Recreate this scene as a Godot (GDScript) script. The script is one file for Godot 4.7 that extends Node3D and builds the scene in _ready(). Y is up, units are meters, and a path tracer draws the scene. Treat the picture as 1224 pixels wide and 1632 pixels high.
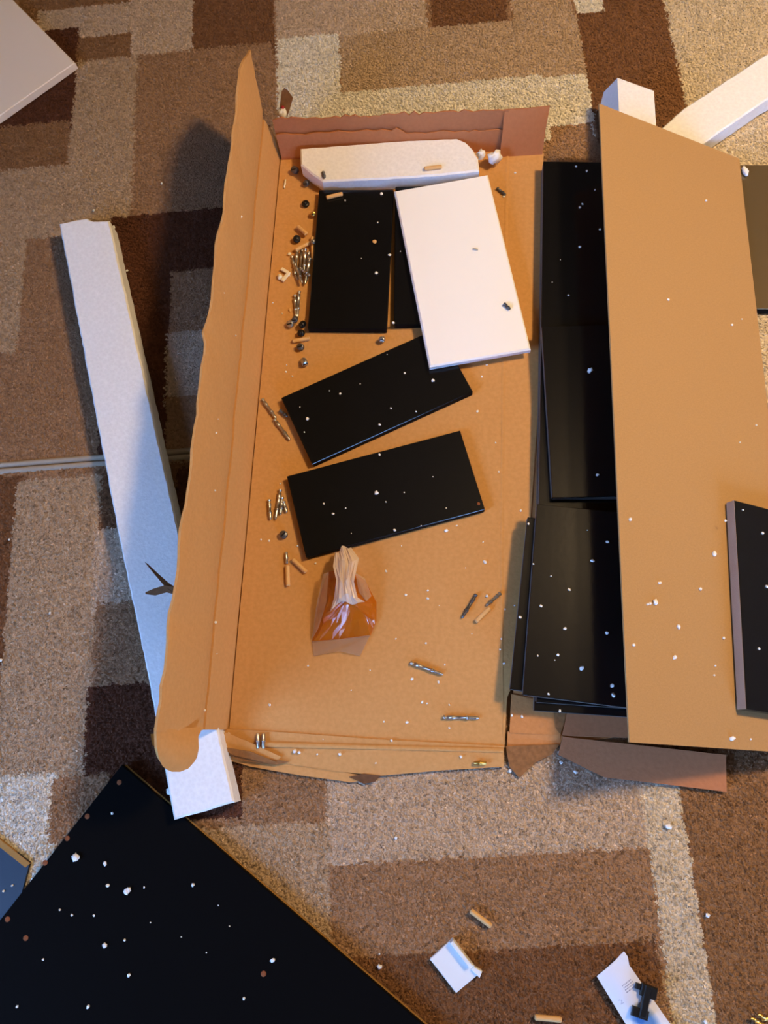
extends Node3D
# Flat-pack furniture half unpacked on a patchwork rug: an opened carton, black boards, foam packing and loose fittings.

var rng := RandomNumberGenerator.new()
var used := {}
var mats := {}
var crumb_meshes: Array = []

# ---------------------------------------------------------------- names and tags
func numbered(called: String) -> String:
	var k: int = used.get(called, -1) + 1
	used[called] = k
	return called if k == 0 else "%s_%03d" % [called, k]

func tag(o: Node3D, label: String, category: String, group := "") -> Node3D:
	o.set_meta("label", label)
	o.set_meta("category", category)
	if group != "":
		o.set_meta("group", group)
	return o

func thing(called: String, label: String, category: String, at := Vector3.ZERO, yaw := 0.0, group := "") -> Node3D:
	var o := Node3D.new()
	o.name = numbered(called)
	add_child(o, true)
	o.position = at
	o.rotation.y = yaw
	tag(o, label, category, group)
	return o

func part(called: String, mesh: Mesh, mat: Material, parent: Node3D, at := Vector3.ZERO, turn := Vector3.ZERO) -> MeshInstance3D:
	var m := MeshInstance3D.new()
	m.name = called
	m.mesh = mesh
	m.material_override = mat
	m.cast_shadow = GeometryInstance3D.SHADOW_CASTING_SETTING_ON
	m.position = at
	m.rotation = turn
	parent.add_child(m, true)
	return m

func solo(called: String, mesh: Mesh, mat: Material, label: String, category: String, at := Vector3.ZERO, turn := Vector3.ZERO, group := "") -> MeshInstance3D:
	var m := part(numbered(called), mesh, mat, self, at, turn)
	tag(m, label, category, group)
	return m

func structure(called: String, mesh: Mesh, mat: Material, at := Vector3.ZERO) -> MeshInstance3D:
	var m := part(called, mesh, mat, self, at)
	m.set_meta("kind", "structure")
	return m

# ---------------------------------------------------------------- shapes
func starts(smooth := false) -> SurfaceTool:
	var st := SurfaceTool.new()
	st.begin(Mesh.PRIMITIVE_TRIANGLES)
	st.set_smooth_group(0 if smooth else -1)
	return st

func tri(st: SurfaceTool, a: Vector3, b: Vector3, c: Vector3) -> void:   # a, b, c anticlockwise seen from outside
	st.add_vertex(a)
	st.add_vertex(c)
	st.add_vertex(b)

func quad(st: SurfaceTool, a: Vector3, b: Vector3, c: Vector3, d: Vector3) -> void:
	tri(st, a, b, c)
	tri(st, a, c, d)

func done(st: SurfaceTool) -> ArrayMesh:
	st.generate_normals()
	return st.commit()

func inset(poly: PackedVector2Array, b: float) -> PackedVector2Array:
	var out := PackedVector2Array()
	var k := poly.size()
	for i in k:
		var p := poly[i]
		var e := (p - poly[(i + k - 1) % k]).normalized()
		var f := (poly[(i + 1) % k] - p).normalized()
		var m := (Vector2(-e.y, e.x) + Vector2(-f.y, f.x)).normalized()
		var s: float = max(0.35, m.dot(Vector2(-e.y, e.x)))
		out.append(p + m * b / s)
	return out

# a plate with chamfered rims; poly holds (x, z)
func prism(poly_in: PackedVector2Array, y0: float, y1: float, b := 0.001, st_in: SurfaceTool = null) -> ArrayMesh:
	var st := st_in if st_in else starts()
	var poly := poly_in.duplicate()
	var area := 0.0
	for i in poly.size():
		var j := (i + 1) % poly.size()
		area += poly[i].x * poly[j].y - poly[j].x * poly[i].y
	if area < 0.0:
		poly.reverse()
	var inner := inset(poly, b)
	var rings := [[inner, y0], [poly, y0 + b], [poly, y1 - b], [inner, y1]]
	for r in 3:
		for i in poly.size():
			var j := (i + 1) % poly.size()
			var lo: PackedVector2Array = rings[r][0]
			var hi: PackedVector2Array = rings[r + 1][0]
			var ya: float = rings[r][1]
			var yb: float = rings[r + 1][1]
			quad(st, Vector3(lo[j].x, ya, lo[j].y), Vector3(lo[i].x, ya, lo[i].y), Vector3(hi[i].x, yb, hi[i].y), Vector3(hi[j].x, yb, hi[j].y))
	var idx := Geometry2D.triangulate_polygon(inner)
	for t in range(0, idx.size(), 3):
		var a := inner[idx[t]]
		var c := inner[idx[t + 1]]
		var d := inner[idx[t + 2]]
		if (c - a).cross(d - a) > 0.0:
			var sw := c
			c = d
			d = sw
		tri(st, Vector3(a.x, y1, a.y), Vector3(c.x, y1, c.y), Vector3(d.x, y1, d.y))
		tri(st, Vector3(a.x, y0, a.y), Vector3(d.x, y0, d.y), Vector3(c.x, y0, c.y))
	return done(st) if st_in == null else null

func rect_poly(x: float, z: float) -> PackedVector2Array:
	return PackedVector2Array([Vector2(-x, -z) / 2, Vector2(x, -z) / 2, Vector2(x, z) / 2, Vector2(-x, z) / 2])

func slab(x: float, y: float, z: float, b := 0.001) -> ArrayMesh:     # base at y = 0
	return prism(rect_poly(x, z), 0.0, y, b)

func flat(points: Array) -> PackedVector2Array:
	var out := PackedVector2Array()
	for p in points:
		out.append(Vector2(p.x, p.z))
	return out

# an outline in 3-D with thickness t below its own plane
func sheet(points: Array, t: float) -> ArrayMesh:
	var st := starts()
	var mid := Vector3.ZERO
	var nrm := Vector3.ZERO
	for i in points.size():
		mid += points[i] / points.size()
		nrm += points[i].cross(points[(i + 1) % points.size()])
	var pts := points.duplicate()
	nrm = nrm.normalized()
	if nrm.y < 0.0:
		nrm = -nrm
		pts.reverse()
	var u: Vector3 = (pts[1] - pts[0]).normalized()
	u = (u - nrm * u.dot(nrm)).normalized()
	var w := nrm.cross(u)
	var p2 := PackedVector2Array()
	for p in pts:
		p2.append(Vector2((p - mid).dot(u), (p - mid).dot(w)))
	var idx := Geometry2D.triangulate_polygon(p2)
	var d := nrm * t
	for k in range(0, idx.size(), 3):
		var a: Vector3 = pts[idx[k]]
		var b: Vector3 = pts[idx[k + 1]]
		var c: Vector3 = pts[idx[k + 2]]
		if (b - a).cross(c - a).dot(nrm) < 0.0:
			var sw := b
			b = c
			c = sw
		tri(st, a, b, c)
		tri(st, a - d, c - d, b - d)
	for i in pts.size():
		var j := (i + 1) % pts.size()
		quad(st, pts[i] - d, pts[j] - d, pts[j], pts[i])
	return done(st)

# a bent sheet from rows of points, thickness t
func bent(rows: Array, t: float, smooth := true) -> ArrayMesh:
	var st := starts(smooth)
	var r := rows.size()
	var c: int = rows[0].size()
	var nr: Array = []
	for i in r:
		var line: Array = []
		for j in c:
			var di: Vector3 = rows[min(i + 1, r - 1)][j] - rows[max(i - 1, 0)][j]
			var dj: Vector3 = rows[i][min(j + 1, c - 1)] - rows[i][max(j - 1, 0)]
			line.append(di.cross(dj).normalized() * t)
		nr.append(line)
	for i in r - 1:
		for j in c - 1:
			var a: Vector3 = rows[i][j]
			var b: Vector3 = rows[i + 1][j]
			var d: Vector3 = rows[i + 1][j + 1]
			var e: Vector3 = rows[i][j + 1]
			quad(st, a, b, d, e)
			quad(st, a - nr[i][j], e - nr[i][j + 1], d - nr[i + 1][j + 1], b - nr[i + 1][j])
	st.set_smooth_group(-1)
	for i in r - 1:
		quad(st, rows[i][0], rows[i][0] - nr[i][0], rows[i + 1][0] - nr[i + 1][0], rows[i + 1][0])
		quad(st, rows[i + 1][c - 1], rows[i + 1][c - 1] - nr[i + 1][c - 1], rows[i][c - 1] - nr[i][c - 1], rows[i][c - 1])
	for j in c - 1:
		quad(st, rows[0][j + 1], rows[0][j + 1] - nr[0][j + 1], rows[0][j] - nr[0][j], rows[0][j])
		quad(st, rows[r - 1][j], rows[r - 1][j] - nr[r - 1][j], rows[r - 1][j + 1] - nr[r - 1][j + 1], rows[r - 1][j + 1])
	return done(st)

# a turned shape along x; profile holds (x, radius)
func lathe(profile: Array, segs := 14, flute := 0.0) -> ArrayMesh:
	var st := starts(true)
	for i in profile.size() - 1:
		for k in segs:
			var q: Array = []
			for e in [[i, k], [i + 1, k], [i + 1, k + 1], [i, k + 1]]:
				var p: Vector2 = profile[e[0]]
				var ang: float = TAU * e[1] / segs
				var rad: float = p.y * (1.0 - flute * (int(e[1]) % 2))
				q.append(Vector3(p.x, cos(ang) * rad, sin(ang) * rad))
			quad(st, q[3], q[2], q[1], q[0])
	return done(st)

func disc_profile(x0: float, x1: float, r: float, c: float) -> Array:
	return [Vector2(x0, 0), Vector2(x0, r - c), Vector2(x0 + c, r), Vector2(x1 - c, r), Vector2(x1, r - c), Vector2(x1, 0)]

func pebble(seed_: int, rough := 0.3) -> ArrayMesh:
	var r2 := RandomNumberGenerator.new()
	r2.seed = seed_
	var s := SphereMesh.new()
	s.radial_segments = 10
	s.rings = 6
	s.radius = 1.0
	s.height = 2.0
	var a := s.get_mesh_arrays()
	var vs: PackedVector3Array = a[Mesh.ARRAY_VERTEX]
	var moved := {}
	for i in vs.size():
		var key := vs[i].snapped(Vector3.ONE * 0.01)
		if not moved.has(key):
			moved[key] = vs[i] * r2.randf_range(1.0 - rough, 1.0 + rough * 0.6)
		vs[i] = moved[key]
	var ix: PackedInt32Array = a[Mesh.ARRAY_INDEX]
	var st := starts(true)
	for i in ix:
		st.add_vertex(vs[i])
	return done(st)

# ---------------------------------------------------------------- materials
func noise_tex(freq: float, lo: Color, hi: Color, kind := FastNoiseLite.TYPE_SIMPLEX_SMOOTH, as_normal := false, strength := 4.0, size := 512, octaves := 3) -> NoiseTexture2D:
	var f := FastNoiseLite.new()
	f.seed = 7 + mats.size()
	f.noise_type = kind
	f.frequency = freq
	f.fractal_octaves = octaves
	var t := NoiseTexture2D.new()
	t.width = size
	t.height = size
	t.seamless = true
	t.noise = f
	if as_normal:
		t.as_normal_map = true
		t.bump_strength = strength
	else:
		var g := Gradient.new()
		g.set_color(0, lo)
		g.set_color(1, hi)
		t.color_ramp = g
	return t

func mat(key: String, color: Color, rough: float, metal := 0.0, spec := 0.5) -> StandardMaterial3D:
	var m := StandardMaterial3D.new()
	m.albedo_color = color
	m.roughness = rough
	m.metallic = metal
	m.metallic_specular = spec
	m.cull_mode = BaseMaterial3D.CULL_DISABLED
	mats[key] = m
	return m

func grained(key: String, lo: Color, hi: Color, freq: float, scale: float, rough: float, bump := 0.0, spec := 0.3, kind := FastNoiseLite.TYPE_SIMPLEX_SMOOTH) -> StandardMaterial3D:
	var m := mat(key, Color.WHITE, rough, 0.0, spec)
	m.albedo_texture = noise_tex(freq, lo, hi, kind)
	m.uv1_triplanar = true
	m.uv1_scale = Vector3.ONE * scale
	if bump > 0.0:
		m.normal_enabled = true
		m.normal_texture = noise_tex(freq * 1.5, lo, hi, kind, true, 6.0)
		m.normal_scale = bump
	return m

func make_materials() -> void:
	grained("card", Color(0.745, 0.55, 0.325), Color(0.795, 0.59, 0.36), 0.03, 6.0, 0.85, 0.12)
	grained("card_pinkish", Color(0.66, 0.43, 0.28), Color(0.71, 0.465, 0.31), 0.03, 6.0, 0.85, 0.12)  # darker, pinker cardboard tone for the tray flaps and the far end
	grained("card_bounce", Color(0.72, 0.49, 0.285), Color(0.77, 0.53, 0.315), 0.03, 6.0, 0.85, 0.12)  # cardboard copy for the shaded tray, hardboard's warm bounce put into its colour
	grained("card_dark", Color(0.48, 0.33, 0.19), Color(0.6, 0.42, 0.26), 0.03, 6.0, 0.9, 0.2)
	grained("tape", Color(0.36, 0.24, 0.15), Color(0.45, 0.31, 0.2), 0.03, 6.0, 0.45, 0.1)
	grained("hardboard", Color(0.66, 0.52, 0.345), Color(0.72, 0.57, 0.385), 0.06, 8.0, 0.6, 0.15)
	grained("foam", Color(0.88, 0.875, 0.865), Color(0.94, 0.935, 0.925), 0.05, 5.0, 0.75, 0.14, 0.3, FastNoiseLite.TYPE_CELLULAR)
	grained("black", Color(0.055, 0.052, 0.055), Color(0.07, 0.066, 0.068), 0.02, 4.0, 0.16, 0.02, 0.45)
	mat("black_gloss", Color(0.5, 0.42, 0.29), 0.2, 0.55, 0.8)
	mat("black_matte", Color(0.055, 0.052, 0.053), 0.4, 0.0, 0.06)
	grained("edge_grey", Color(0.56, 0.48, 0.42), Color(0.70, 0.61, 0.54), 0.12, 12.0, 0.8, 0.3)
	mat("edge_black", Color(0.075, 0.073, 0.075), 0.55, 0.0, 0.12)
	mat("edge_stack", Color(0.36, 0.35, 0.345), 0.5, 0.0, 0.3)
	grained("edge_raw", Color(0.55, 0.4, 0.2), Color(0.72, 0.55, 0.32), 0.15, 14.0, 0.9)
	grained("wood", Color(0.80, 0.62, 0.40), Color(0.9, 0.73, 0.5), 0.08, 30.0, 0.7)
	mat("steel", Color(0.72, 0.71, 0.69), 0.32, 0.9)
	mat("steel_dark", Color(0.42, 0.42, 0.43), 0.4, 0.8)
	mat("brass", Color(0.85, 0.68, 0.36), 0.3, 0.9)
	mat("black_plastic", Color(0.03, 0.03, 0.032), 0.4)
	mat("white_plastic", Color(0.88, 0.88, 0.87), 0.4)
	mat("cream_plastic", Color(0.9, 0.85, 0.72), 0.45)
	mat("white_board", Color(0.95, 0.95, 0.945), 0.5)
	mat("grey_board", Color(0.87, 0.81, 0.73), 0.6)
	mat("blue", Color(0.012, 0.08, 0.17), 0.5)
	mat("wall", Color(0.43, 0.43, 0.43), 0.9)
	mat("trim", Color(0.88, 0.87, 0.84), 0.5)
	mat("floor", Color(0.42, 0.32, 0.22), 0.6)
	mat("amber_tape", Color(0.6, 0.36, 0.1), 0.3)
	mat("red", Color(0.6, 0.1, 0.12), 0.6)
	mat("chip", Color(0.5, 0.27, 0.12), 0.9)
	mat("binding", Color(0.62, 0.56, 0.48), 0.9)
	var pile := mat("pile", Color.WHITE, 0.95, 0.0, 0.1)
	pile.vertex_color_use_as_albedo = true
	var amber := mat("amber", Color(0.72, 0.39, 0.05, 0.9), 0.2, 0.0, 0.6)
	amber.transparency = BaseMaterial3D.TRANSPARENCY_ALPHA
	amber.backlight_enabled = true
	amber.backlight = Color(0.3, 0.16, 0.03)
	var film := mat("film", Color(0.9, 0.82, 0.74, 0.62), 0.3)
	film.transparency = BaseMaterial3D.TRANSPARENCY_ALPHA
	var thin := mat("thin_film", Color(0.75, 0.62, 0.52, 0.24), 0.25)
	thin.transparency = BaseMaterial3D.TRANSPARENCY_ALPHA
	var glass := mat("pane", Color(0.9, 0.95, 1.0, 0.08), 0.02)
	glass.transparency = BaseMaterial3D.TRANSPARENCY_ALPHA
	var globe := mat("globe", Color(1.0, 0.9, 0.75), 0.5)
	globe.emission_enabled = true
	globe.emission = Color(1.0, 0.80, 0.5)
	globe.emission_energy_multiplier = 3.0

# ---------------------------------------------------------------- furniture boards
func board(called: String, label: String, at: Vector3, yaw: float, x: float, z: float, t := 0.016, group := "", holes := []) -> Node3D:
	var o := thing(called, label, "board", at, yaw, group)
	part("body", slab(x, t, z, 0.0009), mats.black, o)
	for s in [-1.0, 1.0]:
		part("edge_band", slab(0.0006, t - 0.0024, z - 0.003, 0.0002), mats.edge_black, o, Vector3(s * x / 2, 0.0012, 0))
		part("edge_band", slab(x - 0.003, t - 0.0024, 0.0006, 0.0002), mats.edge_black, o, Vector3(0, 0.0012, s * z / 2))
	for h in holes:
		part("drill_hole", lathe(disc_profile(0, 0.0004, h[1], 0.0001), 12), mats.chip, o, Vector3(h[0].x, t - 0.0002, h[0].y), Vector3(0, 0, PI / 2))
	return o

# ---------------------------------------------------------------- fittings
func dowel(label: String, at: Vector3, yaw: float, length: float, group: String, tilt := 0.0) -> Node3D:
	var o := thing("wooden_dowel", label, "dowel", at, yaw, group)
	o.rotation.z = tilt
	var r := 0.0042
	var h := length / 2
	part("shaft", lathe([Vector2(-h + 0.002, r), Vector2(h - 0.002, r)], 20, 0.1), mats.wood, o)
	part("rounded_end", lathe([Vector2(-h, 0), Vector2(-h, r * 0.7), Vector2(-h + 0.002, r)], 14), mats.wood, o)
	part("rounded_end", lathe([Vector2(h - 0.002, r), Vector2(h, r * 0.7), Vector2(h, 0)], 14), mats.wood, o)
	return o

func bolt(label: String, at: Vector3, yaw: float, length: float, group: String, tilt := 0.0, dark := false) -> Node3D:
	var o := thing("cam_bolt", label, "bolt", at, yaw, group)
	o.rotation.z = tilt
	var m: Material = mats.steel_dark if dark else mats.steel
	var h := length / 2
	part("head", lathe([Vector2(-h, 0), Vector2(-h, 0.003), Vector2(-h + 0.001, 0.0036), Vector2(-h + 0.003, 0.0036), Vector2(-h + 0.0036, 0.002), Vector2(-h + 0.007, 0.002)], 12), m, o)
	part("shank", lathe([Vector2(-h + 0.007, 0.002), Vector2(-h + 0.007, 0.0034), Vector2(-h + length * 0.3, 0.0034), Vector2(-h + length * 0.32, 0.0028), Vector2(length * 0.14, 0.0028), Vector2(length * 0.14, 0.004), Vector2(length * 0.19, 0.004), Vector2(length * 0.19, 0.002)], 12), m, o)
	var prof: Array = []
	for k in 11:
		prof.append(Vector2(length * 0.19 + (h - length * 0.19) * k / 10.0, (0.0031 if k % 2 == 1 else 0.0023) * (1.0 if k < 9 else 0.6)))
	prof.append(Vector2(h, 0))
	part("thread", lathe(prof, 12), m, o)
	return o

func pin(label: String, at: Vector3, yaw: float, length: float, group: String, m: Material, rad := 0.0028) -> Node3D:
	var o := thing("shelf_pin", label, "pin", at, yaw, group)
	var h := length / 2
	part("shaft", lathe(disc_profile(-h, h, rad, 0.0006), 12), m, o)
	part("collar", lathe(disc_profile(-0.0012, 0.0012, rad * 1.35, 0.0003), 12), m, o)
	return o

func cam(label: String, at: Vector3, group: String, m: Material, lean := Vector3.ZERO, r := 0.0072, t := 0.011) -> Node3D:
	var o := thing("cam_lock", label, "cam lock", at, 0.0, group)
	o.rotation = lean
	part("drum", lathe(disc_profile(-t / 2, t / 2, r, 0.0008), 16), m, o, Vector3.ZERO, Vector3(0, 0, PI / 2))
	part("slot", slab(r * 1.5, 0.0008, r * 0.35, 0.0001), mats.black_plastic, o, Vector3(0, t / 2 - 0.0002, 0))
	return o

func cap(label: String, at: Vector3, group: String, lean := Vector3.ZERO, r := 0.0078, t := 0.006) -> Node3D:
	var o := thing("plastic_plug", label, "plug", at, 0.0, group)
	o.rotation = lean
	part("disc", lathe(disc_profile(-t / 2, t / 2, r, 0.001), 18), mats.black_plastic, o, Vector3.ZERO, Vector3(0, 0, PI / 2))
	part("stem", lathe(disc_profile(-0.003, 0.003, r * 0.45, 0.0004), 10), mats.black_plastic, o, Vector3(0, t / 2, 0), Vector3(0, 0, PI / 2))
	return o

# ---------------------------------------------------------------- foam crumbs
func crumbs(list: Array, where: String, marks := []) -> void:
	for c in list:
		var size: float = c[1]
		var r: float = 0.0005 * size * rng.randf_range(0.85, 1.15)
		var big := size >= 5
		var lab := ("large foam crumb " if big else "tiny foam crumb ") + where
		var best := 9.0
		var near := ""
		for k in marks:
			var d: float = (k[0] as Vector3).distance_to(c[0])
			if d < best:
				best = d
				near = k[1]
		if near != "":
			lab += " " + near
		var m := solo("foam_crumb", crumb_meshes[rng.randi() % crumb_meshes.size()], mats.foam_bit, lab, "foam crumb", c[0] + Vector3(0, r * 0.55, 0), Vector3(0, rng.randf() * TAU, rng.randf_range(-0.3, 0.3)), ("large" if big else "tiny") + " foam crumbs " + where)
		m.scale = Vector3(r * rng.randf_range(1.0, 1.45), r * 0.8, r)

# ---------------------------------------------------------------- rug
var tones := [
	Color(0.120, 0.050, 0.030),   # 0 dark maroon brown
	Color(0.220, 0.108, 0.054),   # 1 dark brown
	Color(0.385, 0.228, 0.130),   # 2 mid brown
	Color(0.520, 0.370, 0.240),   # 3 tan brown
	Color(0.600, 0.455, 0.330),   # 4 tan
	Color(0.800, 0.740, 0.620),   # 5 cream
	Color(0.700, 0.590, 0.440),   # 6 pale straw
	Color(0.300, 0.165, 0.085),   # 7 umber
]
var seam_v := -0.557

func tone_at(u: float, w: float, list: Array) -> int:
	var k := 2
	for b in list:
		if u >= b[0] and u < b[2] and w >= b[1] and w < b[3]:
			k = b[4]
	return k

func rug(label: String, list: Array, v0: float, v1: float, flecked: bool) -> void:
	var yaw := deg_to_rad(-7.586)
	var eu := Vector3(cos(yaw), 0, -sin(yaw))
	var ev := Vector3(sin(yaw), 0, cos(yaw))
	var o := thing("rug", label, "rug", eu * 0.1 + ev * (v0 + v1) / 2 + Vector3(0, -0.0155, 0), yaw)
	var c0 := Vector2(0.1, (v0 + v1) / 2)
	var edge_noise := FastNoiseLite.new()
	edge_noise.seed = 3
	edge_noise.frequency = 40.0
	# woven backing, coloured like the pile that grows from it
	var st := starts()
	var step := 0.012
	var u := -1.15
	while u < 1.35:
		var w := v0
		while w < v1 - 0.001:
			var w2: float = min(w + step, v1)
			st.set_color(tones[tone_at(u + step / 2, (w + w2) / 2, list)])
			var a := Vector3(u - c0.x, 0.0105, w - c0.y)
			var b := Vector3(u - c0.x, 0.0105, w2 - c0.y)
			var c := Vector3(u + step - c0.x, 0.0105, w2 - c0.y)
			var d := Vector3(u + step - c0.x, 0.0105, w - c0.y)
			quad(st, a, b, c, d)
			w += step
		u += step
	part("backing", done(st), mats.pile, o)
	# pile
	var where: Array = []
	var tint: Array = []
	var sp := 0.0042
	u = -1.0
	while u < 1.2:
		var w := v0 + 0.002
		while w < v1 - 0.001:
			var pu := u + rng.randf_range(-0.5, 0.5) * sp
			var pw: float = clamp(w + rng.randf_range(-0.5, 0.5) * sp, v0 + 0.001, v1 - 0.001)
			var g := eu * pu + ev * pw
			if seen(g) and not covered(g):
				var f := edge_noise.get_noise_2d(pu, pw) * 0.006
				var tone: Color = tones[tone_at(pu + f, pw + edge_noise.get_noise_2d(pw + 9.0, pu) * 0.006, list)]
				var shade: float = rng.randf_range(0.72, 1.22)
				var luck := rng.randf()
				if luck < 0.04:
					shade *= 1.35
				elif luck > 0.9 and flecked:
					shade *= 0.6
				var bs := Basis(Vector3.UP, rng.randf() * TAU).scaled(Vector3(1, rng.randf_range(0.8, 1.15), 1))
				where.append(Transform3D(bs, Vector3(pu - c0.x, 0.0062, pw - c0.y)))
				tint.append(Color(tone.r * shade, tone.g * shade, tone.b * shade))
			w += sp
		u += sp
	var mm := MultiMesh.new()
	mm.transform_format = MultiMesh.TRANSFORM_3D
	mm.use_colors = true
	mm.mesh = tuft()
	mm.instance_count = where.size()
	for i in where.size():
		mm.set_instance_transform(i, where[i])
		mm.set_instance_color(i, tint[i])
	var mi := MultiMeshInstance3D.new()
	mi.name = "pile"
	mi.multimesh = mm
	mi.material_override = mats.pile
	mi.set_meta("kind", "stuff")
	o.add_child(mi, true)
	var side: float = v1 if absf(v1 - seam_v) < 0.02 else v0
	var rows: Array = []
	for i in 61:
		var line: Array = []
		var x := -1.1 + 2.4 * i / 60.0
		for k in 7:
			var a := PI * k / 6.0
			line.append(Vector3(x - c0.x, 0.006 + sin(a) * 0.0105, side - c0.y - cos(a) * 0.0055))
		rows.append(line)
	part("binding_strip", bent(rows, 0.001), mats.binding, o)

var foot := PackedVector2Array([Vector2(-1.0, -2.25), Vector2(1.3, -1.75), Vector2(1.0, 0.8), Vector2(-1.0, 0.7)])
func seen(p: Vector3) -> bool:
	return Geometry2D.is_point_in_polygon(Vector2(p.x, p.z), foot)
var covers: Array = []
func covered(p: Vector3) -> bool:
	for c in covers:
		if Geometry2D.is_point_in_polygon(Vector2(p.x, p.z), c):
			return true
	return false

func tuft() -> ArrayMesh:
	# short yarn ends leaning every way; shaded like round yarn, lit mostly from above
	var st := SurfaceTool.new()
	st.begin(Mesh.PRIMITIVE_TRIANGLES)
	var r2 := RandomNumberGenerator.new()
	r2.seed = 11
	for k in 8:
		var a := r2.randf() * TAU
		var d := Vector3(cos(a), 0, sin(a))
		var s := Vector3(-d.z, 0, d.x)
		var hgt := r2.randf_range(0.0052, 0.0078)
		var root := Vector3(r2.randf_range(-1, 1), 0, r2.randf_range(-1, 1)) * 0.0016
		var reach := r2.randf_range(0.0012, 0.0042)
		var n0 := (d * 0.45 + Vector3(0, 1, 0)).normalized()
		var rows := [[root + Vector3(0, 0.001, 0), 0.0008], [root + d * reach * 0.3 + Vector3(0, hgt * 0.8, 0), 0.0010], [root + d * reach * 0.75 + Vector3(0, hgt, 0), 0.0009], [root + d * reach + Vector3(0, hgt * 0.9, 0), 0.0003]]
		for i in 3:
			var p: Vector3 = rows[i][0]
			var q: Vector3 = rows[i + 1][0]
			var sp: Vector3 = s * rows[i][1]
			var sq: Vector3 = s * rows[i + 1][1]
			for v in [p - sp, q - sq, q + sq, p - sp, q + sq, p + sp]:
				st.set_normal(n0)
				st.add_vertex(v)
	return st.commit()

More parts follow.
